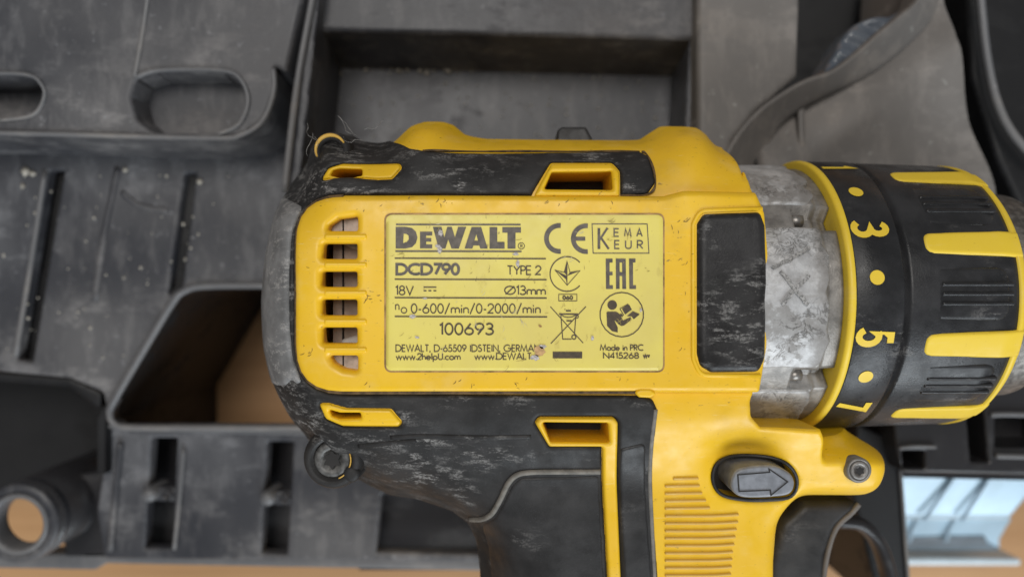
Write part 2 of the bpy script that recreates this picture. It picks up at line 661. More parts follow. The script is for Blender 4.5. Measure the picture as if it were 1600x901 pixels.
def bead(name, pts, z, rad, mat, flat=1.0, n=5):
    q = spline(UP(pts, z), n, closed=False)
    return tube(name, [(x, y, z) for x, y in q], rad, mat, case, n=8, flat=flat)


# raised panel, upper left
ZA, ZB = -320, -470
obl1 = [(203, 152), (212, 122), (245, 112), (350, 112), (378, 128), (386, 158), (372, 192), (340, 207), (240, 207), (212, 186)]
obl2 = [(-80, 117), (40, 117), (62, 128), (68, 150), (55, 174), (20, 186), (-80, 186)]
A_out = [(-300, -200), (492, -200), (472, 0, 0), (446, 112, 4), (428, 103, 4), (429, 140, 30), (412, 188, 30), (378, 212, 30), (330, 217, 20), (100, 209), (-300, 203)]
cplate('raised_panel', A_out, ZA, TRAY, 10, 7, holes=[(obl1, 18), (obl2, 14)], zb=ZB - 10, res=4, draft=16)
cplate('recess_floor', [(190, 95), (400, 95), (400, 225), (190, 225)], ZA - 62, TRAY, 20, 0, 10)
cplate('recess_floor', [(-120, 95), (90, 95), (90, 200), (-120, 200)], ZA - 95, TRAY, 20, 0, 10)
bead('recess_rim', [(215, 120), (250, 110), (345, 110), (376, 124), (388, 158), (374, 194), (342, 209)], ZA + 1, 5, TRAYE)
bead('recess_rim', [(-60, 116), (38, 116), (66, 134), (68, 156), (50, 180), (0, 188)], ZA + 1, 4, TRAYE)
bead('panel_rim', [(-100, 206), (100, 210), (330, 216), (376, 211), (411, 188), (428, 142), (427, 108)], ZA + 2, 5.5, TRAYE)
bead('panel_ridge', [(238, -60), (224, 40), (210, 120)], ZA + 1, 5, TRAYE, 0.6)
bead('divider_rib', [(497, -60), (488, 0), (468, 110), (456, 200), (445, 300)], ZA - 20, 8, TRAYE)
cplate('divider_wall', [(494, -80), (506, -80), (486, 110), (465, 310), (450, 310), (470, 110)], ZA - 24, TRAY, 2, 2, 260)

# floor on the left with its grooves and the big cut-out
B_out = [(-300, 228), (520, 228), (520, 664, 0), (172, 664, 0), (160, 612, 10), (108, 590), (-300, 552)]
hole = [(284, 449, 52), (640, 447), (640, 663), (159, 663, 36)]
g1 = [(76, 266), (100, 266), (50, 566), (26, 562)]
g2 = [(288, 270), (306, 270), (284, 448), (262, 462)]
cplate('side_floor', B_out, ZB, TRAY, 6, 5, holes=[(hole, 0), (g1, 3), (g2, 3)], zb=-496, res=4)
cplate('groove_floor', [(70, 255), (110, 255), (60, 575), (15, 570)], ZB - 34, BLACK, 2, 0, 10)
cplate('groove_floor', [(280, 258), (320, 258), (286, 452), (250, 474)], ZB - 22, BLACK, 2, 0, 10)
bead('groove_lip', [(70, 268), (50, 400), (24, 556)], ZB, 6, TRAYE, 0.7)
bead('floor_ridge', [(184, 262), (172, 320), (160, 380), (148, 470)], ZB, 8, TRAY, 0.5)
bead('floor_ridge', [(190, 300), (215, 320), (262, 330)], ZB, 7, TRAY, 0.4)
bead('cutout_rim', [(420, 446), (320, 447), (288, 455), (270, 473), (225, 547), (178, 627), (172, 646), (178, 660), (200, 667), (300, 668), (500, 668)], ZB + 1, 8, TRAYE)
# wall of the cut-out that reaches down to the table
plate('cutout_wall', fillet(UP([(660, 440), (660, 450.5), (286, 450.5, 52), (164, 659, 20), (164, 740), (152, 740), (153, 654), (276, 440, 56)], ZB - 8), 0), BLACK, case, H=ZB - 8, res=4, zb=-1064)

# black pocket on the far left, sleeve and front rail
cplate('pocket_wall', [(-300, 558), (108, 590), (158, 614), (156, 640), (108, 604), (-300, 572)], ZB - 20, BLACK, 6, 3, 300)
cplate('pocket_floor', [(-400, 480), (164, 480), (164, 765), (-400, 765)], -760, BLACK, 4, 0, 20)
cplate('sleeve_web', [(78, 745), (175, 735), (175, 872), (100, 872), (96, 800)], -560, TRAYD, 8, 6, 120)
sx, sy = U(28, 818, -430)
lathe_z('sleeve', [(90, -470), (88, -436), (85, -430), (66, -430), (62, -436), (58, -470), (58, -478)], TRAY, case, sx, sy, 40)
lathe_z('sleeve_side', [(87, -900), (92, -900), (89, -440), (86, -440)], TRAYD, case, sx, sy, 24, a0=-0.75, a1=2.2)
lathe_z('sleeve_lip', [(67, -432), (66, -426), (58, -426), (54, -434), (54, -470)], TRAYE, case, sx, sy, 40)
cplate('front_rail', [(170, 664), (800, 674), (800, 880), (162, 872), (150, 800)], -505, TRAY, 8, 6, holes=[
    ([(236, 684), (276, 684), (268, 856), (226, 856)], 4), ([(418, 690), (458, 690), (448, 866), (408, 864)], 4),
    ([(596, 772), (800, 778), (800, 866), (588, 862)], 4)], zb=-535, res=4)
cplate('slot_floor', [(200, 670), (300, 670), (300, 880), (200, 880)], -610, TRAYD, 4, 0, 10)
cplate('slot_floor', [(400, 670), (480, 670), (480, 880), (390, 880)], -610, TRAYD, 4, 0, 10)
cplate('slot_floor', [(560, 740), (830, 740), (830, 890), (560, 890)], -580, TRAYD, 4, 0, 10)
for x, y in ((250, 772), (434, 778)):
    cplate('slot_bridge', [(x - 27, y - 12), (x + 26, y - 10), (x + 24, y + 12), (x - 29, y + 10)], -512, TRAY, 4, 5, 60, res=3)
    X_, Y_ = U(x - 14, y - 1, -505)
    lathe_z('boss', [(19, -560), (17, -498), (12, -490), (0.1, -488)], TRAYE, case, X_, Y_, 20)
    X_, Y_ = U(x + 13, y, -512)
    lathe_z('boss', [(15, -560), (13, -508), (8, -503), (6, -512), (0.1, -514)], TRAYD, case, X_, Y_, 20)
bead('rail_rim', [(166, 664), (300, 670), (500, 676), (760, 680)], -496, 7, TRAYE)
bead('rail_rib', [(188, 690), (180, 770), (172, 860)], -500, 7, TRAY, 0.6)
bead('rail_rib', [(287, 700), (280, 780), (272, 858)], -500, 5, TRAYE, 0.6)
cplate('rail_flange', [(-200, 872), (160, 862), (820, 873), (820, 893), (165, 880), (148, 890), (-200, 884)], -560, TRAYE, 3, 4, 45)

cplate('hidden_light_blocker', [(176, 862), (900, 866), (900, 872), (176, 868)], -580, TRAYD, 2, 0, 470)  # unseen sheet under the rail, added to block light and darken the cut-out
# compartment behind the drill
cplate('back_shelf', [(492, -200), (1108, -200), (1096, 62), (482, 48)], -390, TRAY, 6, 8, 180, draft=26)
cplate('compartment_floor', [(430, 40), (1120, 40), (1120, 420), (430, 420)], -565, TRAY, 4, 0, 20)
cplate('compartment_wall', [(1078, 50), (1100, 50), (1100, 330), (1064, 330)], -400, TRAY, 4, 4, 180)
# pillar, cradle and dark well on the upper right
cplate('pillar', [(1090, -200), (1255, -200), (1247, 118), (1222, 140), (1180, 176), (1144, 222), (1126, 330), (1090, 330)], -345, TRAYL, 10, 10, 250)
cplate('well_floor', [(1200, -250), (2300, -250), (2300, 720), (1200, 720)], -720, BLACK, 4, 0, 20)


def cradle_z(x, y):
    (ax, ay), (bx_, by_) = U(1180, 195, -390), U(1440, 0, -390)
    L = math.hypot(bx_ - ax, by_ - ay)
    dist = ((x - ax) * (by_ - ay) - (y - ay) * (bx_ - ax)) / L
    return -385 - 34 * (1 - smooth01(30, 140, dist)) + 10 * np.sin(x * 0.021) * np.sin(y * 0.017) + 14 * np.sin(dist * 0.02) - 70 * smooth01(930, 1200, x)


cplate('cradle', [(1185, 400), (1185, 192, 14), (1222, 150, 20), (1275, 126, 20), (1335, 92, 20), (1395, 42, 20), (1440, 2, 20), (1455, -120),
                  (1492, -120), (1494, 60, 30), (1528, 190, 40), (1565, 290), (1600, 420)], -390, TRAYL, 10, 14, 220, H=cradle_z, res=5)
LIPO = [(1118, 268), (1146, 216), (1178, 177), (1216, 147), (1260, 122), (1300, 108), (1338, 80), (1374, 48), (1408, 20), (1436, -8), (1452, -70)]
LIPI = [(1466, -60), (1456, 20), (1422, 66), (1372, 108), (1316, 140), (1262, 166), (1218, 196), (1200, 232), (1188, 290)]
LZ = -338
LOUT = spline(UP(LIPO, LZ), 4, False)


def lip_z(x, y):
    d2 = np.full(np.shape(x), 1e18)
    for (ax, ay), (bx_, by_) in zip(LOUT[:-1], LOUT[1:]):
        ex, ey = bx_ - ax, by_ - ay
        t = np.clip(((x - ax) * ex + (y - ay) * ey) / (ex * ex + ey * ey), 0, 1)
        d2 = np.minimum(d2, (x - ax - t * ex) ** 2 + (y - ay - t * ey) ** 2)
    d = np.sqrt(d2)
    return LZ - 72 * np.clip((d - 6) / 78, 0, 1)


plate('cradle_lip', LOUT + spline(UP(LIPI, LZ - 80), 4, False), TRAYL, case, H=lip_z, res=3, r=10, skirt=60)
plate('cradle_liner', spline(UP([(1292, 112), (1308, 84), (1326, 54), (1350, 28), (1385, 15), (1416, 10), (1438, -8), (1428, 10), (1398, 38), (1362, 68), (1328, 92)], -358), 4), mat_tray('blue_grey_liner', (0.085, 0.10, 0.125), (0.23, 0.26, 0.30), 0.8, 0.28), case,
      H=lambda x, y: -358 - 0.22 * (y - 420) + 5 * np.sin(x * 0.05 + y * 0.11), res=3, r=9, skirt=70)
bead('cradle_ridge', [(1251, 160), (1252, 200), (1254, 260)], -392, 8, TRAYL, 0.7)
cplate('cradle_edge', [(1180, 188), (1194, 176), (1194, 300), (1180, 300)], -400, BLACK, 2, 2, 60)
cplate('well_side', [(1502, -200), (2200, -200), (2200, 620), (1640, 420), (1560, 250), (1520, 120)], -480, BLACK, 30, 10, 240)
bead('well_rim', [(1528, -60), (1534, 20), (1543, 95), (1558, 160), (1585, 212), (1640, 270)], -440, 9, TRAYE)
# block under the chuck, lower right
cplate('chuck_block', [(1385, 560), (2000, 560), (2000, 748), (1600, 742), (1412, 738), (1402, 700)], -440, TRAYD, 6, 6, 160, holes=[
    ([(1510, 630), (1538, 630), (1546, 722), (1518, 722)], 3), ([(1411, 704), (1446, 704), (1446, 732), (1412, 732)], 2),
    ([(1556, 652), (1660, 652), (1660, 700), (1556, 700)], 4)], res=4)
cplate('block_floor', [(1380, 560), (2000, 560), (2000, 760), (1400, 745)], -560, TRAYD, 4, 0, 20)
bead('block_edge', [(1405, 700), (1430, 697), (1462, 698)], -434, 4, TRAYE)
bead('block_edge', [(1548, 648), (1580, 647), (1680, 650)], -434, 6, TRAYE)
bead('block_edge', [(1556, 712), (1600, 713), (1680, 716)], -434, 6, TRAYE)
cplate('side_bar', [(1340, 660), (1404, 690), (1408, 740), (1424, 960), (1380, 960), (1330, 760)], -500, BLACK, 6, 6, 420)
bead('side_bar_edge', [(1403, 700), (1409, 760), (1415, 850), (1422, 940)], -496, 4, TRAYE)
tube('strap', [(*U(x, y, -420), -420) for x, y in spline([(1304, 812), (1340, 816), (1366, 838), (1381, 870), (1390, 910), (1394, 960)], 4, False)], 15, TRAYD, case, n=12, flat=1.8)

# glossy tray on the table, lower right
KX0, KY0 = U(1405, 745, -820)
KX1, KY1 = U(1592, 880, -820)
tray = thing('glossy_tray', ((KX0 + KX1) / 2, (KY0 + KY1) / 2, -TAB), 'pale blue glossy ribbed tray on the table at the lower right of the case', 'tray')


def slope_z(x, y):
    return -800 - 60 * smooth01(KY0 - 40, KY1 + 60, y) * 0 + np.where(y > U(0, 806, -820)[1], 0, -30) * 1.0


plate('sloped_panel', fillet([U(1390, 720, -800), U(1600, 720, -800), U(1595, 765, -800), U(1575, 806, -800), U(1398, 806, -800)], 6), BLUE, tray, H=lambda x, y: -740 - 0.34 * (U(0, 720, -800)[1] - y), res=5, r=4, skirt=14)
plate('front_panel', fillet([U(1398, 807, -830), U(1576, 807, -830), U(1580, 850, -830), U(1592, 872, -830), U(1402, 872, -830)], 6), BLUE, tray, H=lambda x, y: -815 - 0.75 * (U(0, 807, -830)[1] - y), res=5, r=4, skirt=14)
plate('painted_reflection', fillet([U(1402, 846, -835), U(1500, 842, -835), U(1548, 842, -835), U(1560, 856, -835), U(1594, 874, -835), U(1402, 874, -835)], 5), mat_plain('reflection_grey_blue', (0.11, 0.14, 0.165), 0.3, 0, 0.3, 120), tray, H=lambda x, y: -808 - 0.75 * (U(0, 807, -830)[1] - y), res=5, r=3, skirt=14)  # reflection of the dark case, painted as a darker strip on the front panel
plate('lip', fillet([U(1402, 872, -900), U(1594, 872, -900), U(1594, 882, -900), U(1402, 882, -900)], 4), WHITE, tray, H=-895, res=5, r=4, skirt=160)
for xa, xb in ((1470, 1432), (1524, 1490)):
    tube('rib', [(*U(xa, 735, -800), -745), (*U(xb, 806, -810), -775)], 5, BLUED, tray, n=8)
    tube('rib', [(*U(xb, 808, -815), -812), (*U(xb - 6, 848, -835), -852)], 5, BLUED, tray, n=8)
tube('rib', [(*U(1400, 807, -810), -810), (*U(1576, 807, -810), -810)], 5, WHITE, tray, n=8)

# ------------------------------------------------------------------ the drill
drill = thing('cordless_drill', (0, -50, -520), 'worn yellow and black cordless drill with a printed rating label lying in the black case', 'drill')
YC, ZC = -12.0, -240.0
ZS = -150.0
sil = [(478, 250, 10), (487, 226, 12), (500, 213, 10), (522, 208, 10), (545, 213, 10), (562, 224, 10), (590, 227, 10), (613, 222, 0),
       (640, 194, 14), (664, 187, 14), (690, 187, 14), (708, 192, 14), (726, 209, 14), (760, 215, 14), (1000, 217, 10), (1034, 194, 10), (1092, 196, 14), (1107, 208, 10), (1116, 226, 4), (1142, 230, 10)]
low = [(1277, 668), (1283, 692), (1345, 679, 6), (1396, 714, 12), (1391, 756, 10), (1374, 783, 12), (1256, 783, 40), (1222, 812, 40), (1208, 870, 60), (1206, 1010)]
back = [(752, 1010), (752, 900, 30), (746, 850, 30), (732, 822, 25), (706, 802, 25), (650, 783, 30), (606, 777, 30), (572, 760, 20), (556, 750, 12), (520, 757, 24), (488, 738, 24), (479, 708, 20),
        (482, 690, 20), (452, 652, 60), (425, 596, 60), (412, 540, 40), (409, 470, 40), (415, 400, 40), (430, 334, 60), (455, 278, 50)]
edge = [(1162, 256, 30), (1178, 300, 20), (1192, 332, 20), (1198, 400, 60), (1200, 460, 60), (1196, 540, 60), (1188, 590, 20), (1174, 628, 20), (1176, 652, 12), (1190, 668)]

# swelling of the shell: smoothed height over the whole silhouette
infl = fillet(UP(sil, ZS), 0) + [U(1135, 232, ZS), U(1700, 232, ZS), U(1700, 668, ZS), U(1345, 672, -92), U(1401, 710, -92), U(1396, 758, -92), U(1376, 788, -92), U(1256, 787, -92), U(1222, 814, -110), U(1208, 870, ZS), U(1206, 1010, ZS)] + fillet(UP(back, ZS), 0)
gx = np.arange(-520, 760, 4.0)
gy = np.arange(-700, 340, 4.0)
GX, GY = np.meshgrid(gx, gy)
dI = np.clip(sdf(GX, GY, [infl]), 0, None)
t_ = 1 - np.clip(dI / 150.0, 0, 1)
Hg = -14 - 226 * (1 - (1 - t_ ** 2.5) ** (1 / 2.5))
t_ = 1 - np.clip(dI / 42.0, 0, 1)
Hl = -22 - 130 * (1 - (1 - t_ ** 2.5) ** (1 / 2.5))
Ml = smooth01(330, 420, GX) * smooth01(-200, -240, GY)
Hg = Hg * (1 - Ml) + Hl * Ml
Hg = Hg - 44 * smooth01(-190, -330, GY)


def blur(a, n):
    for ax in (0, 1):
        for _ in range(3):
            p = np.pad(a, [(n, n) if k == ax else (0, 0) for k in range(2)], mode='edge')
            c = np.cumsum(p, axis=ax)
            c = np.insert(c, 0, 0, axis=ax)
            L = a.shape[ax]
            hi = np.take(c, np.arange(2 * n + 1, 2 * n + 1 + L), axis=ax)
            lo = np.take(c, np.arange(0, L), axis=ax)
            a = (hi - lo) / (2 * n + 1)
    return a


Hg = np.where(Hg > -150, Hg, -150 - 35 * (1 - np.exp((Hg + 150) / 60)))
Hg = blur(Hg, 3)
rx0, ry0 = U(1276, 722, -80)
Hg -= 62 * smooth01(rx0 - 6, rx0 + 8, GX) * smooth01(ry0, ry0 + 40, GY)
# thumb hollow above the direction button
hx, hy = U(1152, 700, -70)
Hg -= 30 * np.exp(-((GX - hx) / 62) ** 2 - ((GY - hy) / 30) ** 2)


def HB(x, y):
    u = np.clip((np.asarray(x, float) - gx[0]) / 4.0, 0, len(gx) - 1.001)
    v = np.clip((np.asarray(y, float) - gy[0]) / 4.0, 0, len(gy) - 1.001)
    i, j = u.astype(int), v.astype(int)
    fu, fv = u - i, v - j
    return (Hg[j, i] * (1 - fu) + Hg[j, i + 1] * fu) * (1 - fv) + (Hg[j + 1, i] * (1 - fu) + Hg[j + 1, i + 1] * fu) * fv


def HO(off):
    return lambda x, y: HB(x, y) + off


def S(px, py, off=0.0):
    z = -40.0
    for _ in range(30):
        x, y = U(px, py, z)
        z = 0.5 * z + 0.5 * float(np.clip(HB(x, y) + off, -170, 20))
    return U(px, py, z)


def SP(pts, off=0.0):
    return [S(p[0], p[1], off) + tuple(p[2:]) for p in pts]


def PF(pts, r=0.0, off=0.0):
    return SP(fillet(pts, r), off)


vents = [[(513, 352), (528, 341), (557, 337), (557, 360), (511, 360)],
         [(504, 380), (556, 380), (556, 404), (502, 404)], [(501, 424), (556, 424), (556, 448), (501, 448)],
         [(501, 468), (556, 468), (556, 493), (502, 493)], [(502, 512), (556, 512), (556, 537), (504, 537)],
         [(512, 556), (557, 556), (557, 580), (536, 577), (520, 568)]]
ventw = [(494, 330, 20), (564, 330), (564, 588), (494, 588, 20)]
v_tl = [(514, 274, 3), (520, 265, 4), (530, 263, 2), (565, 264, 3), (565, 274, 3), (552, 276), (530, 277)]
v_bl = [(512, 640, 2), (530, 645, 3), (562, 645, 3), (564, 654, 3), (530, 655, 5), (518, 651, 4)]
v_tr = [(850, 296), (862, 269), (955, 268), (957, 297)]
v_br = [(847, 659), (950, 660), (952, 691), (860, 690)]
s_tl = [(500, 282, 4), (512, 262, 10), (535, 255, 4), (624, 255, 8), (627, 262, 4), (612, 279, 6), (590, 280, 4), (545, 276, 8), (520, 278, 4)]
s_bl = [(497, 630, 8), (512, 630, 6), (540, 638, 10), (610, 639, 8), (628, 660, 6), (622, 667, 5), (534, 666, 12), (508, 655, 10)]
s_tr = [(833, 308), (862, 256, 6), (955, 256, 10), (967, 268, 8), (968, 308)]
s_br = [(836, 660, 4), (842, 652, 6), (960, 652, 8), (965, 660, 4), (960, 1010), (944, 1010), (941, 697), (858, 697, 6)]
b_hole = spline([(1114, 748), (1122, 723), (1150, 712), (1200, 714), (1232, 726), (1246, 750), (1237, 775), (1200, 781), (1158, 780), (1126, 771)], 5)

shell = fillet(UP(sil, ZS)) + SP(fillet(edge)) + UP(low[:1], -48) + UP(low[1:2], -75) + fillet(UP(low, -92))[6:] + fillet(UP(back, ZS))
plate('housing', shell, YEL, drill, holes=[PF(ventw, 8), PF(v_tl), PF(v_bl), PF(v_tr, 3), PF(v_br, 3), PF(b_hole)], H=HO(0), res=3.0, r=9, zb=-430)
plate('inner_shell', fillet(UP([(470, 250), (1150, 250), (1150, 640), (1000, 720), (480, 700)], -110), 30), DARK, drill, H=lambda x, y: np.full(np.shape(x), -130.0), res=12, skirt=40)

# yellow side panel carrying the label, with its air slots
panel = [(463, 460), (463, 306, 84), (1036, 307, 16), (1066, 299, 20), (1178, 301, 6), (1192, 332, 20), (1198, 400, 60), (1200, 460, 60), (1196, 540, 60), (1188, 590, 10), (1184, 612, 6),
         (1060, 612), (1020, 612), (463, 613, 78)]
PANEL = plate('side_panel', PF(panel, 10), YEL, drill, holes=[PF(v, 4, 14) for v in vents], H=HO(14), res=2.0, r=11, skirt=16)
for k, py in enumerate((370, 414, 458, 502.5, 546.5)):
    c = PF([(506, py - 5), (574, py - 5), (574, py + 5), (506, py + 5)], 4, 14)
    plate('vent_bar', c, YEL, PANEL, H=HO(16.5), res=1.6, r=4, skirt=20)
plate('motor_can', fillet(UP([(520, 320), (600, 320), (600, 600), (520, 600)], -60), 4), MOTOR, drill, H=-62, res=10, skirt=40)
for q in ([(505, 334), (562, 334), (562, 366), (505, 366)], [(505, 550), (562, 550), (562, 586), (505, 586)]):
    plate('vent_baffle', fillet(UP(q, -26), 2), BEIGE, drill, H=-26, res=4, skirt=6)
tube('motor_seam', [(*U(536, 330, -60), -60), (*U(536, 592, -60), -60)], 1.5, DARK, drill, n=6)
for q in ((536, 334, 366), (536, 552, 586)):
    tube('baffle_seam', [(*U(q[0], q[1], -25), -25.5), (*U(q[0], q[2], -25), -25.5)], 1.2, DARK, drill, n=6)
for a in ([(530, 378), (562, 378), (562, 392), (548, 388)], [(534, 530), (562, 522), (562, 545), (530, 545)]):
    plate('cable', fillet(UP(a, -50), 5), mat_plain('pale_insulation', (0.5, 0.46, 0.42), 0.6), drill, H=-50, res=3, r=4, skirt=10)

# rubber overmould: C shape over the top, the rear and the belly
up_in = [(1000, 236, 10), (1014, 243, 10), (1026, 284, 10), (1012, 304, 10), (968, 305)]
R_top = [(618, 222), (640, 231, 20), (668, 236, 10)] + up_in
R_in = [(968, 306), (461, 305, 84), (461, 460), (461, 615, 78), (1004, 618, 6), (1021, 624, 10), (1029, 642, 10), (1023, 690, 20), (1020, 780), (1018, 1010)]
R_out = UP([(750, 1010), (749, 900, 30), (743, 850, 30), (730, 823, 25), (705, 804, 25), (650, 785, 30), (606, 779, 30), (571, 763, 20), (556, 753, 12), (520, 760, 24), (486, 741, 24), (476, 709, 20),
            (480, 691, 20), (449, 653, 60), (422, 597, 60), (409, 540, 40), (406, 470, 40), (412, 400, 40), (427, 333, 60), (452, 277, 50), (475, 249, 10), (484, 225, 12), (499, 210, 10), (522, 205, 10), (547, 208, 10), (564, 218, 10), (590, 221, 10), (608, 218)], ZS)
plate('rubber_overmould', SP(fillet(R_top), 6) + SP(fillet(R_in), 6) + fillet(R_out), RUB, drill, holes=[PF(s_tl, 3, 6), PF(s_bl, 3, 6), PF(s_br, 3, 6)] + [PF([(831, 304.0), (861, 254, 6), (957, 254, 10), (969, 267, 8), (969.5, 304.0)], 2, 6)], H=HO(7), res=2.5, r=8, zb=-300)
ov = scene.objects['rubber_overmould']
zones = [(650, 690, 55, 8, .9), (640, 718, 42, 14, .8), (665, 746, 48, 14, .9), (760, 712, 70, 12, .7), (700, 270, 80, 14, .5), (718, 286, 9, 11, 1), (930, 250, 60, 9, .7), (985, 290, 14, 14, .9),
         (715, 628, 20, 7, 1), (1000, 625, 22, 7, .7), (545, 298, 60, 9, .9), (490, 290, 34, 26, .9), (440, 620, 32, 40, .9), (470, 660, 40, 30, .7), (540, 690, 60, 14, .6), (600, 700, 60, 60, .35), (560, 240, 60, 20, .6), (430, 320, 40, 60, .8), (630, 650, 20, 10, .7), (700, 240, 120, 8, .5)]
vw = np.array([v.co[:] for v in ov.data.vertices]) + np.array(WORLD[ov.name])
vw = vw / K
vw[:, 2] -= TAB
sc = CAMD / (CAMD - vw[:, 2])
pxv, pyv = 800 + vw[:, 0] * sc, 450.5 - vw[:, 1] * sc
wv = np.zeros(len(vw))
for cx, cy, rx, ry, st in zones:
    wv = np.maximum(wv, st * np.exp(-((pxv - cx) / rx) ** 2 - ((pyv - cy) / ry) ** 2))
at = ov.data.attributes.new('wear', 'FLOAT', 'POINT')
at.data.foreach_set('value', wv.astype(np.float32))
gl = PF(panel, 0, 9)
gl = [p for p in gl if p[0] < 225]
k0 = max(range(len(gl)), key=lambda i: math.dist(gl[i], gl[i - 1]))
gl = gl[k0:] + gl[:k0]
tube('edge_grime', [(x, y, float(HB(x, y)) + 8.5) for x, y in gl], 3.2, GRIME, drill, n=6)
# grey dusty wear cap on the very back of the motor
cap = UP([(407, 470), (412, 400, 40), (427, 333, 60), (440, 305, 10)], ZS) + SP([(474, 322, 10), (458, 360, 30), (453, 420, 30), (453, 500, 30), (458, 560, 30), (472, 598), (463, 601), (456, 594), (447, 603)], 8) + UP([(437, 596), (425, 602, 6), (419, 585, 20), (410, 540, 40)], ZS)
plate('rear_bumper', fillet(cap, 6), RUBD, drill, H=HO(12), res=2.5, r=10, zb=-280)

for nm, s, h in (('vent_surround', s_tl, v_tl), ('vent_surround', s_bl, v_bl), ('vent_surround', [p for p in s_tr], v_tr), ('vent_surround', s_br, v_br)):
    plate(nm, PF(s, 4, 4), YEL, drill, holes=[PF(h, 3, 4)], H=HO(10 if s is not s_tl and s is not s_bl else 4), res=1.8, r=6, skirt=30)
# seam and lower grip panel
seam = [(735, 811), (752, 811), (768, 803), (782, 780), (793, 757), (806, 743), (826, 738), (870, 737), (938, 737)]
sp_ = spline([S(x, y, 9) for x, y in seam], 6, False)
tube('grip_seam', [(x, y, float(HB(x, y)) + 7.5) for x, y in sp_], 4.6, SEAM, drill, n=8)
tube('grip_seam', [(x, y, float(HB(x, y)) + 4) for x, y in spline([S(x, y, 9) for x, y in ((1025, 640), (1019, 690), (1017, 780), (1015, 1000))], 6, False)], 4.0, SEAM, drill, n=8)
gp = [(752, 820, 10), (774, 808, 10), (788, 782, 20), (800, 757, 14), (815, 746, 14), (936, 743, 4), (938, 1010), (775, 1010), (768, 900, 30), (762, 850, 20)]
plate('grip_panel', PF(gp, 4, 8), GRIP, drill, H=HO(8.5), res=3, r=3, skirt=8)
plate('handle_grip', PF([(968, 700, 6), (1010, 690, 10), (1012, 800, 20), (1010, 1010), (966, 1010), (966, 720)], 6, 8), GRIP, drill, H=HO(9.5), res=3, r=6, skirt=8)
# rubber folds on the belly
for pts in ([(610, 683), (660, 681), (760, 683), (830, 682)], [(560, 696), (600, 692), (650, 688)]):
    q = spline([S(x, y, 8) for x, y in pts], 6, False)
    tube('moulded_fold', [(x, y, float(HB(x, y)) + 5) for x, y in q], 5, RUB, drill, n=8)

# label
LABEL = plate('rating_label', rrect(*U(603, 579), *U(1036, 335.5), 10), LAB, drill, H=1.2, res=6, r=0.8, skirt=3)
mb = MB()
mb.ribbon(rrect(*U(601.8, 580.2), *U(1037.2, 334.3), 11), 2.6, 0.5, True)
mb.build('label_edge_dirt', DIRT, LABEL)

# ---- stroke lettering -------------------------------------------------
def arc(cx, cy, rx, ry, a0, a1, n=14):
    return [(cx + rx * math.cos(math.radians(a0 + (a1 - a0) * k / n)), cy + ry * math.sin(math.radians(a0 + (a1 - a0) * k / n))) for k in range(n + 1)]


def circ(cx, cy, r_, ry=None):
    return arc(cx, cy, r_, ry or r_, 90, 450, 22)


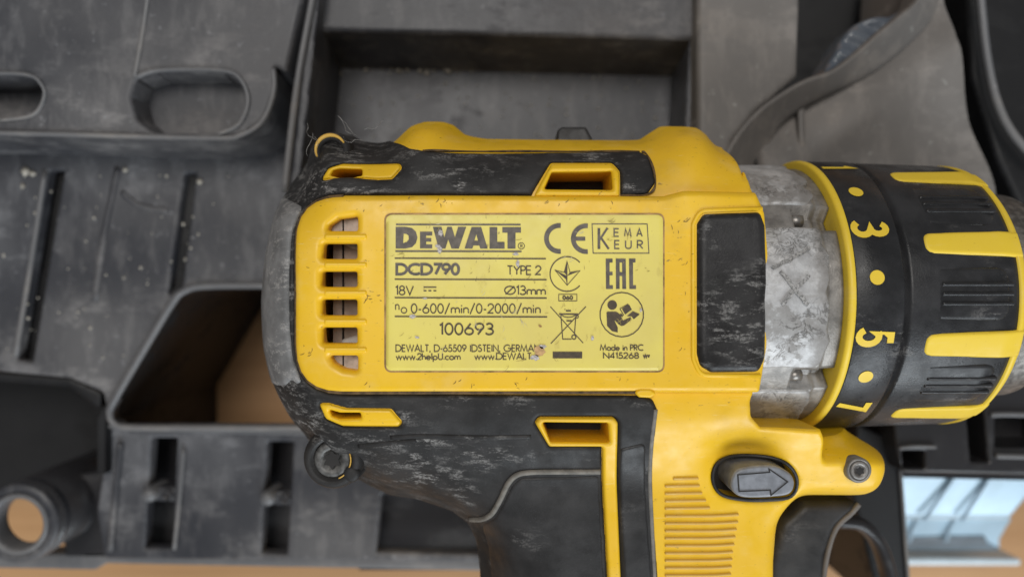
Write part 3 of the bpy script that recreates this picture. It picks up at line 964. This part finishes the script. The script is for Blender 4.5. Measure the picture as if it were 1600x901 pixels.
G = {
    'A': (.74, [[(0, 0), (.37, 1), (.74, 0)], [(.13, .32), (.61, .32)]]),
    'C': (.80, [arc(.5, .5, .5, .5, 50, 310)]),
    'D': (.74, [[(0, 0), (0, 1), (.24, 1)] + arc(.24, .5, .5, .5, 90, -90) + [(0, 0)]]),
    'E': (.44, [[(.44, 1), (0, 1), (0, 0), (.44, 0)], [(0, .52), (.4, .52)]]),
    'G': (1.0, [arc(.5, .5, .5, .5, 45, 360) + [(.58, .5)]]),
    'I': (.10, [[(.05, 0), (.05, 1)]]),
    'K': (.5, [[(0, 0), (0, 1)], [(.48, 1), (0, .42)], [(.14, .58), (.55, 0)]]),
    'L': (.4, [[(0, 1), (0, 0), (.4, 0)]]),
    'M': (.94, [[(0, 0), (.14, 1), (.47, .08), (.80, 1), (.94, 0)]]),
    'N': (.68, [[(0, 0), (0, 1), (.68, 0), (.68, 1)]]),
    'P': (.44, [[(0, 0), (0, 1), (.18, 1)] + arc(.18, .74, .26, .26, 90, -90, 10) + [(0, .48)]]),
    'R': (.46, [[(0, 0), (0, 1), (.18, 1)] + arc(.18, .74, .26, .26, 90, -90, 10) + [(0, .48)], [(.16, .48), (.46, 0)]]),
    'S': (.46, [arc(.23, .77, .20, .23, 35, 260, 9) + arc(.21, .27, .25, .27, 85, -150, 11)]),
    'T': (.5, [[(0, 1), (.5, 1)], [(.25, 1), (.25, 0)]]),
    'U': (.62, [[(.03, 1), (.03, .28)] + arc(.31, .28, .28, .28, 180, 360) + [(.59, 1)]]),
    'V': (.66, [[(0, 1), (.33, 0), (.66, 1)]]),
    'W': (1.04, [[(0, 1), (.26, 0), (.52, 1), (.78, 0), (1.04, 1)]]),
    'Y': (.6, [[(0, 1), (.3, .48), (.6, 1)], [(.3, .48), (.3, 0)]]),
    'O/': (.9, [circ(.45, .5, .47), [(.06, .02), (.84, .98)]]),
    '0': (.5, [circ(.25, .5, .25, .5)]), '1': (.2, [[(0, .82), (.17, 1), (.17, 0)]]),
    '2': (.5, [arc(.25, .72, .25, .28, 175, -35, 10) + [(0, 0), (.5, 0)]]),
    '3': (.48, [arc(.22, .76, .22, .24, 150, -90, 11) + arc(.21, .26, .27, .26, 90, -150, 12)]),
    '4': (.56, [[(.43, 0), (.43, 1), (0, .25), (.56, .25)]]),
    '5': (.5, [[(.46, 1), (.15, 1), (.07, .53)] + arc(.22, .31, .28, .31, 118, -150, 13)]),
    '6': (.54, [[(.38, 1), (.05, .43)], circ(.27, .29, .27, .29)]),
    '7': (.5, [[(0, 1), (.5, 1), (.14, 0)]]),
    '8': (.52, [circ(.26, .76, .21, .24), circ(.26, .26, .26, .26)]),
    '9': (.54, [[(.16, 0), (.49, .57)], circ(.27, .71, .27, .29)]),
    'a': (.54, [circ(.27, .28, .27, .28), [(.54, .56), (.54, 0)]]),
    'c': (.44, [arc(.28, .28, .28, .28, 50, 310)]),
    'd': (.54, [circ(.27, .28, .27, .28), [(.54, 1.06), (.54, 0)]]),
    'e': (.54, [[(.54, .29)] + arc(.27, .28, .27, .28, 2, 318, 16), [(.02, .29), (.54, .29)]]),
    'h': (.42, [[(0, 0), (0, 1.06)], [(0, .3)] + arc(.21, .33, .21, .23, 180, 0, 10) + [(.42, 0)]]),
    'i': (.08, [[(.04, 0), (.04, .56)], [(.04, .75), (.04, .87)]]),
    'l': (.08, [[(.04, 0), (.04, 1.06)]]),
    'm': (.74, [[(0, 0), (0, .56)], [(0, .33)] + arc(.185, .36, .185, .2, 180, 0, 8) + [(.37, 0)], [(.37, .33)] + arc(.555, .36, .185, .2, 180, 0, 8) + [(.74, 0)]]),
    'n': (.42, [[(0, 0), (0, .56)], [(0, .33)] + arc(.21, .35, .21, .21, 180, 0, 10) + [(.42, 0)]]),
    'o': (.56, [circ(.28, .28, .28, .28)]),
    'p': (.54, [circ(.27, .28, .27, .28), [(0, .56), (0, -.38)]]),
    'w': (.76, [[(0, .56), (.19, 0), (.38, .56), (.57, 0), (.76, .56)]]),
    '.': (.04, [[(.02, 0), (.02, .12)]]), ',': (.08, [[(.06, .12), (0, -.16)]]),
    '-': (.24, [[(0, .38), (.24, .38)]]), '/': (.42, [[(0, -.12), (.42, 1.1)]]), ' ': (.24, []),
}


def write(mb, s, x0, x1, ybase, ytop, w, gap=.13, put=None, z=1.7):
    toks = list(s) if not isinstance(s, list) else s
    tot = sum(G[t][0] for t in toks) + gap * (len(toks) - 1)
    h = ybase - ytop
    sxx = (x1 - x0 - w) / tot
    x = 0.0
    for t in toks:
        for st in G[t][1]:
            pts = [(x0 + w / 2 + (x + p[0]) * sxx, ybase - w / 2 - p[1] * (h - w)) for p in st]
            pts = [U(*p) for p in pts] if put is None else [put(*p) for p in pts]
            cl = len(pts) > 3 and math.dist(pts[0], pts[-1]) < 1e-6
            mb.ribbon(pts, w, z, cl)
        x += G[t][0] + gap


ZP = 1.7
UL = lambda pts: [U(*p) for p in pts]
# maker's logo
mb = MB()
mb.fill([UL([(618.5, 354.5), (634, 354.5), (644, 356.5), (650, 362), (652.5, 371), (650, 380), (644, 386), (634, 388.2), (618.5, 388.2)]),
         UL([(631, 365), (635, 365.5), (638.5, 368), (639, 374), (636, 378), (630, 380)])], ZP)
mb.fill([UL([(656.5, 362), (675.5, 362), (675.5, 368), (666, 368), (666, 372), (674, 372), (674, 377.5), (666, 377.5), (666, 382), (675.5, 382), (675.5, 388), (656.5, 388)])], ZP)
mb.fill([UL([(676.5, 354.5), (690, 354.5), (694.5, 371), (699, 354.5), (706, 354.5), (711, 371), (716, 354.5), (728.5, 354.5), (717, 388.3), (705.5, 388.3), (700.5, 374), (696, 388.3), (685.5, 388.3)])], ZP)
mb.fill([UL([(726, 388.3), (737, 354.8), (752, 354.8), (762, 388.3), (750.5, 388.3), (748.8, 383.5), (739.8, 383.5), (738, 388.3)]), UL([(741.2, 376), (747, 376), (744.3, 366)])], ZP)
mb.fill([UL([(765, 355), (777, 355), (777, 378), (788.5, 378), (788.5, 388.4), (765, 388.4)])], ZP)
mb.fill([UL([(785, 355), (814, 355), (814, 363.5), (805.5, 363.5), (805.5, 388.4), (793, 388.4), (793, 363.5), (785, 363.5)])], ZP)
mb.ribbon(UL([(619, 350.8), (813.5, 351)]), 2.4, ZP)
mb.ribbon(UL([(618, 392.4), (815, 392.8)]), 2.4, ZP)
mb.build('logo_lettering', INKG, LABEL)
mb = MB()
mb.ribbon(UL(circ(814.6, 384.2, 4.9)), 1.1, ZP, True)
write(mb, 'R', 812.9, 816.8, 387, 381.6, 0.9)
for y0, x1 in ((403.6, 853), (436.3, 854), (465, 854.3), (494.3, 855)):
    mb.ribbon(UL([(617, y0 - .2), (x1, y0 + .5)]), 2.1, ZP)
mb.build('rule_lines', INK, LABEL)
mb = MB()
write(mb, 'DCD790', 618, 719, 430.5, 410.6, 4.3, .15)
mb.build('type_lettering', INKG, LABEL)
mb = MB()
write(mb, 'TYPE 2', 792, 846, 429.8, 414.6, 1.95, .1)
write(mb, '18V', 617.5, 647, 461.3, 445.8, 1.95)
mb.ribbon(UL([(662, 448.5), (682, 448.5)]), 1.9, ZP)
for x in (662, 669.6, 677.4):
    mb.ribbon(UL([(x, 454), (x + 4.6, 454)]), 1.9, ZP)
write(mb, ['O/', '1', '3', 'm', 'm'], 788, 853, 461, 445.8, 1.95)
write(mb, 'n', 617.5, 624.5, 484.5, 468.5, 1.6)
mb.ribbon(UL(circ(631.4, 484.6, 4.3)), 1.6, ZP, True)
write(mb, '0-600/min/0-2000/min', 642, 845, 489.8, 473.8, 1.9, .16)
mb.build('rating_lettering', INK, LABEL)
mb = MB()
write(mb, 'DEWALT, D-65509 IDSTEIN, GERMANY', 618, 852, 549.6, 537.8, 1.65, .17)
write(mb, 'www.2helpU.com', 618.5, 720, 562.2, 551, 1.7, .15)
write(mb, 'www.DEWALT.', 741, 833, 561.8, 550.6, 1.65, .14)
mb.build('address_lettering', INK, LABEL)
mb = MB()
write(mb, 'Made in PRC', 937, 1005.5, 547.8, 537.6, 1.65, .16)
write(mb, 'N415268', 942, 998.5, 560.2, 550, 1.7, .15)
write(mb, 'WY', 1004, 1016, 559.3, 553, 2.2, .1)
mb.build('origin_lettering', INK, LABEL)
mb = MB()
write(mb, '100693', 686, 772, 523.6, 503.8, 2.7, .16)
mb.build('serial_number', INK, LABEL)
# approval marks
mb = MB()
mb.ribbon(UL(arc(874, 372.6, 20.2, 20.2, 84, 276, 26)), 7.4, ZP)
mb.ribbon(UL(arc(916.2, 373, 20.6, 20.2, 84, 276, 26)), 7.2, ZP)
mb.ribbon(UL([(896, 373), (914.4, 373)]), 6.2, ZP)
mb.build('conformity_mark', INKG, LABEL)
mb = MB()
mb.ribbon(UL([(925, 350), (1011, 350), (1013.8, 395.6), (926.6, 395.6)]), 1.4, ZP, True)
mb.ribbon(UL([(935.7, 356.5), (935.7, 389)]), 4.2, ZP)
mb.ribbon(UL([(949, 356.3), (937, 374.5)]), 3.2, ZP)
mb.ribbon(UL([(938.5, 371), (951, 389)]), 3.4, ZP)
for s, ya, yb, sh in (('EMA', 370.3, 356.5, 0), ('EUR', 389.3, 375, 1)):
    for ch, xa, xb in zip(s, (958.4, 974.8, 993.8), (967.6, 986.5, 1004)):
        write(mb, ch, xa + sh, xb + sh, ya, yb, 2.0)
mb.build('approval_box', INKG, LABEL)
mb = MB()
for pts in ([(957.3, 407), (949.3, 407), (949.3, 448.5), (957.5, 448.5)], [(982.6, 404), (982.6, 404)]):
    pass
mb.fill([UL([(946.3, 404), (957, 404), (957, 410), (952.3, 410), (952.3, 424.5), (957, 424.5), (957, 430), (952.3, 430), (952.3, 445.5), (957.5, 445.5), (957.5, 451.3), (946.8, 451.3)])], ZP)
mb.fill([UL([(962, 404), (977.5, 404), (978.2, 451.3), (972.2, 451.3), (972, 431), (968, 431), (968, 451.3), (962.4, 451.3)]), UL([(968, 410), (971.8, 410), (972, 425), (968, 425)])], ZP)
mb.fill([UL([(982.6, 404), (992.8, 404), (992.8, 410), (988.8, 410), (989, 445.5), (993.6, 445.5), (993.6, 451.3), (983.2, 451.3)])], ZP)
mb.build('approval_letters', INKG, LABEL)
mb = MB()
mb.ribbon(UL(arc(886, 428, 26.6, 27, 42, 318, 40)), 1.8, ZP)
T_, L_, R_, B_, C_ = (886, 408), (867, 422), (906, 423), (886, 445.5), (886, 431)
iL, iR = (881.5, 425.5), (890.5, 425.5)
for q in ([T_, iL, C_], [L_, C_, B_, (884, 436)], [R_, iR, C_]):
    mb.fill([UL(q)], ZP)
mb.ribbon(UL([T_, iL, L_, B_, R_, iR]), 1.2, ZP, True)
mb.ribbon(UL([T_, C_, B_]), 1.0, ZP)
mb.ribbon(UL([(873, 459.6), (901.3, 459.6), (901.3, 470), (873, 470)]), 1.1, ZP, True)
write(mb, '060', 878.6, 895.4, 468.4, 461.3, 2.0, .2)
mb.build('star_mark', INK, LABEL)
mb = MB()
mb.ribbon(UL([(860, 479), (911, 535.5)]), 1.5, ZP)
mb.ribbon(UL([(915.5, 478.5), (860.5, 536.5)]), 1.5, ZP)
mb.ribbon(UL([(873.5, 490.5), (903, 490.5)]), 2.2, ZP)
mb.ribbon(UL(arc(888, 490, 11, 5.5, 0, 180)), 1.4, ZP)
mb.ribbon(UL([(884, 485.2), (892, 485.2)]), 2.4, ZP)
mb.ribbon(UL([(876.3, 491), (879.2, 529.5), (893, 529.5)]), 1.5, ZP)
mb.ribbon(UL([(899.8, 491), (897.5, 523)]), 1.5, ZP)
mb.ribbon(UL([(885, 500.8), (893, 500.8)]), 2.2, ZP)
mb.ribbon(UL(circ(901.5, 494.5, 2.2)), 1.4, ZP, True)
mb.ribbon(UL(circ(896.6, 526.4, 3.2)), 1.8, ZP, True)
mb.fill([UL([(863.6, 549), (909.6, 549), (909.6, 559.4), (863.6, 559.4)])], ZP)
mb.build('bin_mark', INK, LABEL)
mb = MB()
mb.ribbon(UL(circ(971.3, 491.3, 34, 34.6)), 1.8, ZP, True)
mb.disc(*U(956.4, 476.3), 7.5, ZP)
mb.fill([UL([(947.5, 488), (949, 486.6), (962, 486.6), (966, 488.5), (970, 494), (973.5, 500.5), (985, 495), (986.5, 499), (975, 508), (970.5, 509), (966, 506), (960, 499.5), (961.5, 504), (965, 511), (965, 519), (956, 517), (948.5, 509)])], ZP)
mb.fill([UL([(971.5, 482), (980.5, 475.5), (983.5, 476.5), (987, 483.5), (976.5, 491)])], ZP)
mb.ribbon(UL([(968.3, 482.2), (981.5, 474.6)]), 1.2, ZP)
mb.ribbon(UL([(968.3, 482.2), (974.5, 492.5)]), 1.2, ZP)
mb.fill([UL([(979.5, 493.5), (988.5, 486), (999.5, 490.5), (990, 498.5), (986.5, 494)])], ZP)
mb.fill([UL([(967.3, 491), (970.5, 489.5), (973.5, 492.5), (972.5, 495), (968.5, 493.5)])], ZP)
mb.build('manual_mark', INK, LABEL)


def blob(cx, cy, rx, ry, seed, n=13, rough=0.35):
    q = random.Random(seed)
    return [(cx + rx * (1 + q.uniform(-rough, rough)) * math.cos(2 * math.pi * k / n), cy + ry * (1 + q.uniform(-rough, rough)) * math.sin(2 * math.pi * k / n)) for k in range(n)]


for i, (cx, cy, rx, ry, m_) in enumerate(((843, 549, 8, 7.5, CHIPT), (836, 558, 7, 4.5, CHIP), (848, 541, 5, 3.5, CHIP), (689, 364, 3.5, 5, CHIP), (687, 391, 4, 5, CHIP), (684, 384, 4, 2.5, CHIP), (645, 494, 5, 3, CHIP),
                                          (652, 526.5, 4, 2, CHIP), (925.5, 528, 3, 4, CHIP), (806, 397, 5, 2.4, CHIP), (809, 412, 2.2, 6, CHIP), (844, 509, 2.5, 2, DIRT), (1001, 484, 2, 3, CHIP), (664, 466, 3.5, 1.4, CHIP))):
    mb = MB()
    mb.fill([UL(blob(cx, cy, rx, ry, i))], ZP + 0.7)
    mb.build('scuff', m_, LABEL)

def scratches(name, n, region, zf, mat, parent, wmax, lmax, seed):
    q = random.Random(seed)
    mb = MB()
    done = 0
    while done < n:
        x0_, y0_, x1_, y1_ = q.choice(region)
        cx, cy = q.uniform(x0_, x1_), q.uniform(y0_, y1_)
        a = q.gauss(0.5, 0.6)
        for _ in range(q.choice((1, 1, 2, 4))):
            L = q.uniform(1.5, lmax)
            px, py = cx + q.gauss(0, 6), cy + q.gauss(0, 3)
            b_ = a + q.gauss(0, .3)
            pts = [(px + L * (t - .5) * math.cos(b_ + .5 * t), py - L * (t - .5) * math.sin(b_ + .5 * t)) for t in (0, .25, .5, .75, 1)]
            pts = [zf(*p) for p in pts]
            b = len(mb.v)
            w = q.uniform(.5, wmax)
            mb.ribbon([p[:2] for p in pts], w, 0.0)
            for k in range(b, len(mb.v)):
                f_ = math.sin(math.pi * (0.08 + 0.84 * ((k - b) // 2) / 4))
                p = pts[(k - b) // 2]
                mb.v[k] = (p[0] + (mb.v[k][0] - p[0]) * f_, p[1] + (mb.v[k][1] - p[1]) * f_, p[2])
            done += 1
    o = mb.build(name, mat, parent)
    o['kind'] = 'stuff'


def on_panel(px, py):
    x, y = S(px, py, 14)
    return (x, y, float(HB(x, y)) + 14.5)


scratches('scratch_marks', 62, [(520, 313, 1030, 328), (530, 586, 1030, 606), (472, 380, 494, 560), (565, 320, 598, 590), (1045, 330, 1078, 600), (880, 312, 960, 320)], on_panel, GRIME, PANEL, 1.1, 9, 3)
scratches('scratch_marks', 60, [(607, 340, 1030, 575)], lambda x, y: (*U(x, y), 2.6), mat_plain('label_scratch', (0.36, 0.27, 0.07), 0.6), LABEL, 0.9, 14, 5)
scratches('scratch_marks', 34, [(607, 340, 1030, 575), (700, 470, 860, 530)], lambda x, y: (*U(x, y), 2.75), mat_plain('pale_label_scratch', (0.62, 0.56, 0.36), 0.4), LABEL, 0.8, 16, 9)
for pts, off in (([(1004, 236), (1013, 243), (1025, 284), (1012, 303), (970, 305)], 8), ([(660, 235), (760, 236), (900, 236), (1000, 236)], 6)):
    q_ = spline([S(x, y, off) for x, y in pts], 8, False)
    tube('edge_grime', [(x, y, float(HB(x, y)) + off - 3) for x, y in q_], [1.7 + .6 * math.sin(i * 0.7) for i in range(len(q_))], GRIME, drill, n=6)

# bumper pad on the gearbox side
PADO = plate('bumper_pad', PF([(1087, 350, 14), (1098, 333, 14), (1188, 330, 10), (1196, 352, 14), (1199, 440, 40), (1196, 560, 30), (1186, 582, 14), (1110, 583, 14), (1092, 572, 14), (1087, 552, 14)], 10, 14), PAD, drill, H=HO(22), res=2, r=14, skirt=12)
rim = spline(SP([(1084, 350), (1096, 330), (1188, 327)], 14), 6, False)
tube('pad_rim', [(x, y, float(HB(x, y)) + 13) for x, y in PF([(1191, 326), (1094, 329, 22), (1083, 350, 16), (1083, 560, 20), (1094, 586, 20), (1188, 587)], 0, 14)], 4, YEL, drill, n=8)

# selector slider behind the top rail
plate('speed_slider', fillet(UP([(869, 235), (871, 203, 6), (878, 198, 4), (916, 198, 4), (925, 215, 3), (930, 235)], -190), 3), GRIP, drill, H=-190, res=3, r=4, skirt=60)


# screws
def screw(x, y, r_, z, mat, nm='screw'):
    b = lathe_z(nm, [(r_, z - 14), (r_, z - 3), (r_ * .9, z), (r_ * .62, z), (r_ * .5, z - 5), (0.05, z - 6)], mat, drill, x, y, 28)
    mb = MB()
    star = [(x + r_ * (.52 if k % 2 else .34) * math.cos(math.pi * k / 6), y + r_ * (.52 if k % 2 else .34) * math.sin(math.pi * k / 6)) for k in range(12)]
    mb.fill([star], z + 0.4)
    mb.build('screw_socket', DARK, b)
    return b


def ring(x, y, r0, r1, z, mat, nm, h=10):
    return lathe_z(nm, [(r1, z - h), (r1, z - 3), (r1 - 3, z), (r0 + 2, z), (r0, z - 3), (r0, z - h * .9)], mat, drill, x, y, 32)


bx, by = S(520, 715, 8)
bz = float(HB(bx, by))
bz = max(bz, -60)
bx, by = U(520, 717, bz)
lathe_z('screw_boss', [(56, bz - 110), (50, bz - 6), (45, bz + 5), (40, bz + 8), (34, bz + 7), (32, bz), (0.1, bz - 1)], RUB, drill, bx, by, 36)
screw(bx, by, 30, bz + 5, mat_plain('dusty_screw', (0.10, 0.097, 0.093), 0.5, 0.3, 0.5, 900))
a_ = [(bx + 31 * math.cos(g), by + 32 * math.sin(g), bz + 6) for g in np.linspace(-1.2, 0.35, 14)]
tube('screw_boss_edge', a_, 1.2, YDIRT, drill, n=6)
nx_, ny_ = U(550, 739, bz)
lathe_z('boss_nub', [(15, bz - 60), (14, bz + 4), (10, bz + 9), (4, bz + 9)], RUB, drill, nx_, ny_, 20)
tx, ty = U(516, 234, -70)
lathe_z('screw_boss', [(36, -260), (33, -84), (30, -75), (21, -72), (19, -84), (0.1, -86)], RUB, drill, tx, ty, 36)
tube('screw_boss_edge', [(tx + 25 * math.cos(g), ty + 25 * math.sin(g), -73) for g in np.linspace(0.5, 3.6, 18)], [1.5 + 2.2 * math.sin(k / 17 * 3.14) for k in range(18)], YDIRT, drill, n=8)
screw(tx, ty, 15, -82, DARK)
lx, ly = S(1338, 732, 0)
lz = float(HB(lx, ly)) + 4
ring(lx, ly, 15, 21, lz + 7, CAST, 'lug_bushing', 22)
screw(lx, ly, 15.5, lz + 8, CAST)
# small lug beside the label panel
plate('moulded_nub', PF([(990, 612, 4), (1000, 607, 4), (1016, 607, 4), (1026, 614, 4), (1016, 621, 4), (998, 620, 4)], 3, 10), YEL, drill, H=HO(15), res=1.5, r=4, skirt=14)

# grip lines on the yellow front of the handle
for k in range(16):
    y = 748 + 11.6 * k
    xa = 1052 if k == 0 else 1039
    xb = (1092, 1094, 1098, 1104, 1110, 1155, 1154, 1152, 1150, 1148, 1146, 1145, 1144, 1143, 1143, 1143)[k]
    plate('grip_line', PF([(xa, y - 2.3), (xb, y - 2.3 - .02 * (xb - xa)), (xb, y + 2.3 - .02 * (xb - xa)), (xa, y + 2.3)], 1.5, 2), YDIRT, drill, H=HO(3.2), res=1.6, r=2, skirt=6)

# direction button
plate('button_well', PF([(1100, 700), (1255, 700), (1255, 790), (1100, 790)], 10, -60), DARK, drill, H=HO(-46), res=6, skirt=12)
BT = plate('direction_button', spline(UP([(1144, 757), (1152, 737), (1175, 730), (1212, 729), (1236, 740), (1244, 756), (1236, 773), (1208, 778), (1168, 779), (1150, 772)], -30), 6), BTN, drill, H=-34, res=1.6, r=5, skirt=80)
arr = UP([(1154, 742), (1204, 738), (1203, 733), (1232, 753), (1206, 774), (1205, 766), (1156, 768)], -30)
mb = MB()
mb.ribbon(arr, 2.2, -33.0, True)
mb.build('arrow_mark', DARK, BT)
tube('button_hole_rim', [(x, y, float(HB(x, y)) - 1) for x, y in PF(b_hole)], 3, GRIP, drill, n=6, closed=True)

# trigger
plate('trigger', fillet(UP([(1258, 786, 20), (1345, 786, 6), (1336, 800, 10), (1308, 826, 30), (1294, 868, 40), (1286, 1010), (1196, 1010), (1204, 880, 40), (1222, 818, 30)], -170), 8), GRIP, drill, H=-170, res=3, r=16, skirt=120)
tube('trigger_edge', [(x, y, -174) for x, y in spline(UP([(1344, 788), (1332, 802), (1308, 826), (1294, 868), (1286, 930), (1284, 1000)], -170), 5, False)], 5, mat_plain('worn_trigger_edge', (0.13, 0.115, 0.105), 0.5), drill, n=8)

# gear case: silver, worn
CYL = lambda R: (lambda V: np.column_stack([V[:, 0], YC + (R + V[:, 2]) * np.sin(V[:, 1] / R), ZC + (R + V[:, 2]) * np.cos(V[:, 1] / R)]))
def notch(x, g):
    g = (g + math.pi) % (2 * math.pi) - math.pi
    d = 0.0
    for g0 in (0.56, -0.60):
        if abs(g - g0) < 0.085 and x > 455:
            d -= 24 if x < 512 else 30
    return d + 0.8 * math.sin(x * .11 + 5 * g) 


gprof = [(300 + 4 * i, 241 if i < 49 else 236) for i in range(56)]
lathe_x('gear_case', gprof, CAST, drill, YC, ZC, 220, notch)
for g0 in (0.56, -0.60):
    x, rr = 462, 229
    tube('case_screw', [(452, YC + rr * math.sin(g0), ZC + rr * math.cos(g0)), (472, YC + rr * math.sin(g0), ZC + rr * math.cos(g0))], 10, STEEL, drill, n=16)
q_ = random.Random(11)
for v0, v1 in ((-119, 113), (159, 320), (-166, -330)):
    lo_, hi_ = min(v0, v1), max(v0, v1)
    right = [(496 + q_.uniform(-9, 7), lo_ + (hi_ - lo_) * (k + .5) / 12) for k in range(12)]
    plate('case_flange', fillet([(330, lo_, 6), (484, lo_, 6)] + [(x, y, 4) for x, y in right] + [(486, hi_, 6), (330, hi_, 6)], 4), SILV, drill, H=lambda x, y: 4.5 + 1.2 * np.sin(x * .09 + y * .05) * np.sin(y * .07), res=2.5, r=3.5, skirt=10, mapf=CYL(240.0))
# embossed cross on the gear case
mb = MB(CYL(246.5))
for pts in ([(418, 40), (460, -14)], [(462, 34), (420, -12)], [(405, 44), (438, 60), (468, 78)]):
    q = spline(pts, 8, False)
    mb.ribbon([(x + random.uniform(-1.2, 1.2), y + random.uniform(-1.2, 1.2)) for x, y in q], 6, 1.2)
mb.build('cast_mark', mat_plain('dull_cast', (0.3, 0.29, 0.28), 0.5, 0.5, 0.5, 2600, 0.8), drill)

# torque collar
R0 = 250.0


def cyl_solve(px, py, R):
    """pixel ray onto the collar -> (x, arc length)"""
    best = None
    for g in np.linspace(-1.45, 1.45, 1451):
        y, z = YC + R * math.sin(g), ZC + R * math.cos(g)
        q = 450.5 - y * CAMD / (CAMD - z)
        e = abs(q - py)
        if best is None or e < best[0]:
            best = (e, g, z)
    return ((px - 800) * (CAMD - best[2]) / CAMD, best[1] * R)


lathe_x('collar_ring', [(521, 225), (521.5, 247), (523, 250.5), (528, 252), (533, 251), (534.5, 248), (535, 220)], YEL2, drill, YC, ZC, 160)
lathe_x('torque_collar', [(533, 200), (533, 248), (536, 250), (606, 250), (610, 248), (612, 236), (617, 236), (619, 246), (624, 247.5), (700, 245), (784, 242), (800, 238), (810, 228), (814, 205), (814, 180)], COLL, drill, YC, ZC, 200)
for s, px, py, h in (('3', 1360, 358, 50), ('5', 1369, 527, 50), ('7', 1332, 634, 50), ('1', 1310, 262, 50)):
    u0, v0 = cyl_solve(px, py, R0)
    u0 = {'3': 566, '5': 566, '7': 566, '1': 566}[s]
    mb = MB(CYL(R0))
    wd = G[s][0] * h * 0.86
    for st in G[s][1]:
        pts = [(u0 - h / 2 + p[1] * h, v0 + wd / 2 - p[0] * h * .86) for p in st]
        mb.ribbon(pts, 10.5, 1.0)
    mb.build('number_mark', YEL2, drill)
for px, py in ((1335, 300), (1372, 433.5), (1355, 588)):
    u0, v0 = cyl_solve(px, py, R0)
    mb = MB(CYL(R0))
    mb.disc(566, v0, 11.5, 1.0)
    mb.build('dot_mark', YEL2, drill)
# yellow ribs and end ring of the collar
endr = lathe_x('collar_end_ring', [(792, 232), (794, 242.5), (802, 241), (810, 234), (817, 223), (819, 205)], YEL2, drill, YC, ZC, 160)
RG = 243.5
ribs = []
for py, half in ((279, 17), (380.5, 17), (538, 18.5), (643, 17)):
    u0, v0 = cyl_solve(1520, py, RG)
    ribs.append(v0)
    plate('collar_rib', fillet([(648, v0 - half, 16), (648, v0 + half, 16), (806, v0 + half + 5, 2), (806, v0 - half - 5, 2)], 4), YEL2, drill, H=lambda x, y: 5.0 - 6.5 * smooth01(768, 810, x), res=2.5, r=4, skirt=12, mapf=CYL(RG))
ribs += [ribs[0] + 170, ribs[-1] - 170]
for a, b in zip(ribs[:-2], ribs[1:-2]):
    mid = (a + b) / 2
    for k in (-1, 0, 1):
        plate('grip_ridge', fillet([(668, mid + k * 15 - 3.5), (782, mid + k * 15 - 3.5), (782, mid + k * 15 + 3.5), (668, mid + k * 15 + 3.5)], 3), COLL, drill, H=5.0, res=2, r=3, skirt=6, mapf=CYL(RG))
    # raised pad the ridges stand on
    plate('grip_pad', fillet([(655, mid - 42), (778, mid - 42), (778, mid + 42), (655, mid + 42)], 22), COLL, drill, H=lambda x, y: 2.6 - 4 * smooth01(752, 782, x), res=4, r=3, skirt=8, mapf=CYL(RG))
# chuck
lathe_x('chuck', [(808, 150), (813, 192), (900, 190), (905, 190), (960, 150), (960, 60)], CHUCK, drill, YC, ZC, 180, lambda x, g: 1.6 * math.sin(90 * g + .0) if 813 < x < 901 else 0)

# ------------------------------------------------------------------ dust, crumbs and lint
cv, cf = [], []


def crumb(x, y, z, r_):
    b = len(cv)
    ps = [(0, 0, 1), (1, 0, 0), (0, 1, 0), (-1, 0, 0), (0, -1, 0), (0, 0, -1)]
    for p in ps:
        cv.append((x + p[0] * r_ * random.uniform(.6, 1.3), y + p[1] * r_ * random.uniform(.6, 1.3), z + p[2] * r_ * random.uniform(.4, .8)))
    for f in ((0, 1, 2), (0, 2, 3), (0, 3, 4), (0, 4, 1), (5, 2, 1), (5, 3, 2), (5, 4, 3), (5, 1, 4)):
        cf.append(tuple(b + i for i in f))


for px, py, z, r_ in ((40, 268, ZB, 12), (52, 272, ZB, 9), (36, 291, ZB, 8), (313, 284, ZB, 12), (196, 266, ZB, 9), (290, 405, ZB, 5)):
    crumb(*U(px, py, z), z + 3, r_)
for _ in range(150):
    px = random.triangular(520, 1040, 700)
    crumb(*U(px, 104 + random.gauss(0, 4), -560), -560, random.uniform(3, 9))
for _ in range(120):
    crumb(*U(random.uniform(490, 1080), random.uniform(110, 230), -560), -562, random.uniform(1.5, 4))
for _ in range(80):
    px, py = random.uniform(0, 430), random.uniform(270, 560)
    if px < 265 - (py - 460) * .5:
        crumb(*U(px, py, ZB), ZB, random.uniform(1.5, 5))
cr = new_obj('crumbs', cv, cf, CRUMB)
cr['kind'] = 'stuff'
cr['label'] = 'pale dust crumbs scattered over the black case tray'
# lint on the rear screw boss
lv, lf = [], []
for k in range(7):
    q = random.Random(k)
    x, y = tx + q.uniform(-45, 60), ty + q.uniform(-20, 38)
    z = -76
    a = q.uniform(0, 6.28)
    pts = []
    for i in range(7):
        pts.append((x, y, z + i * 1.5))
        x += 7 * math.cos(a); y += 7 * math.sin(a); a += q.uniform(-.9, .9)
    b = len(lv)
    for p in pts:
        for g in range(3):
            lv.append((p[0] + .3 * math.cos(2.1 * g), p[1] + .3 * math.sin(2.1 * g), p[2] + .5 * (g == 1)))
    for i in range(6):
        for g in range(3):
            h = (g + 1) % 3
            lf.append((b + 3 * i + g, b + 3 * i + h, b + 3 * i + 3 + h, b + 3 * i + 3 + g))
li = new_obj('lint', lv, lf, LINT)
li['kind'] = 'stuff'
li['label'] = 'grey lint fibres caught on the rear top screw boss'
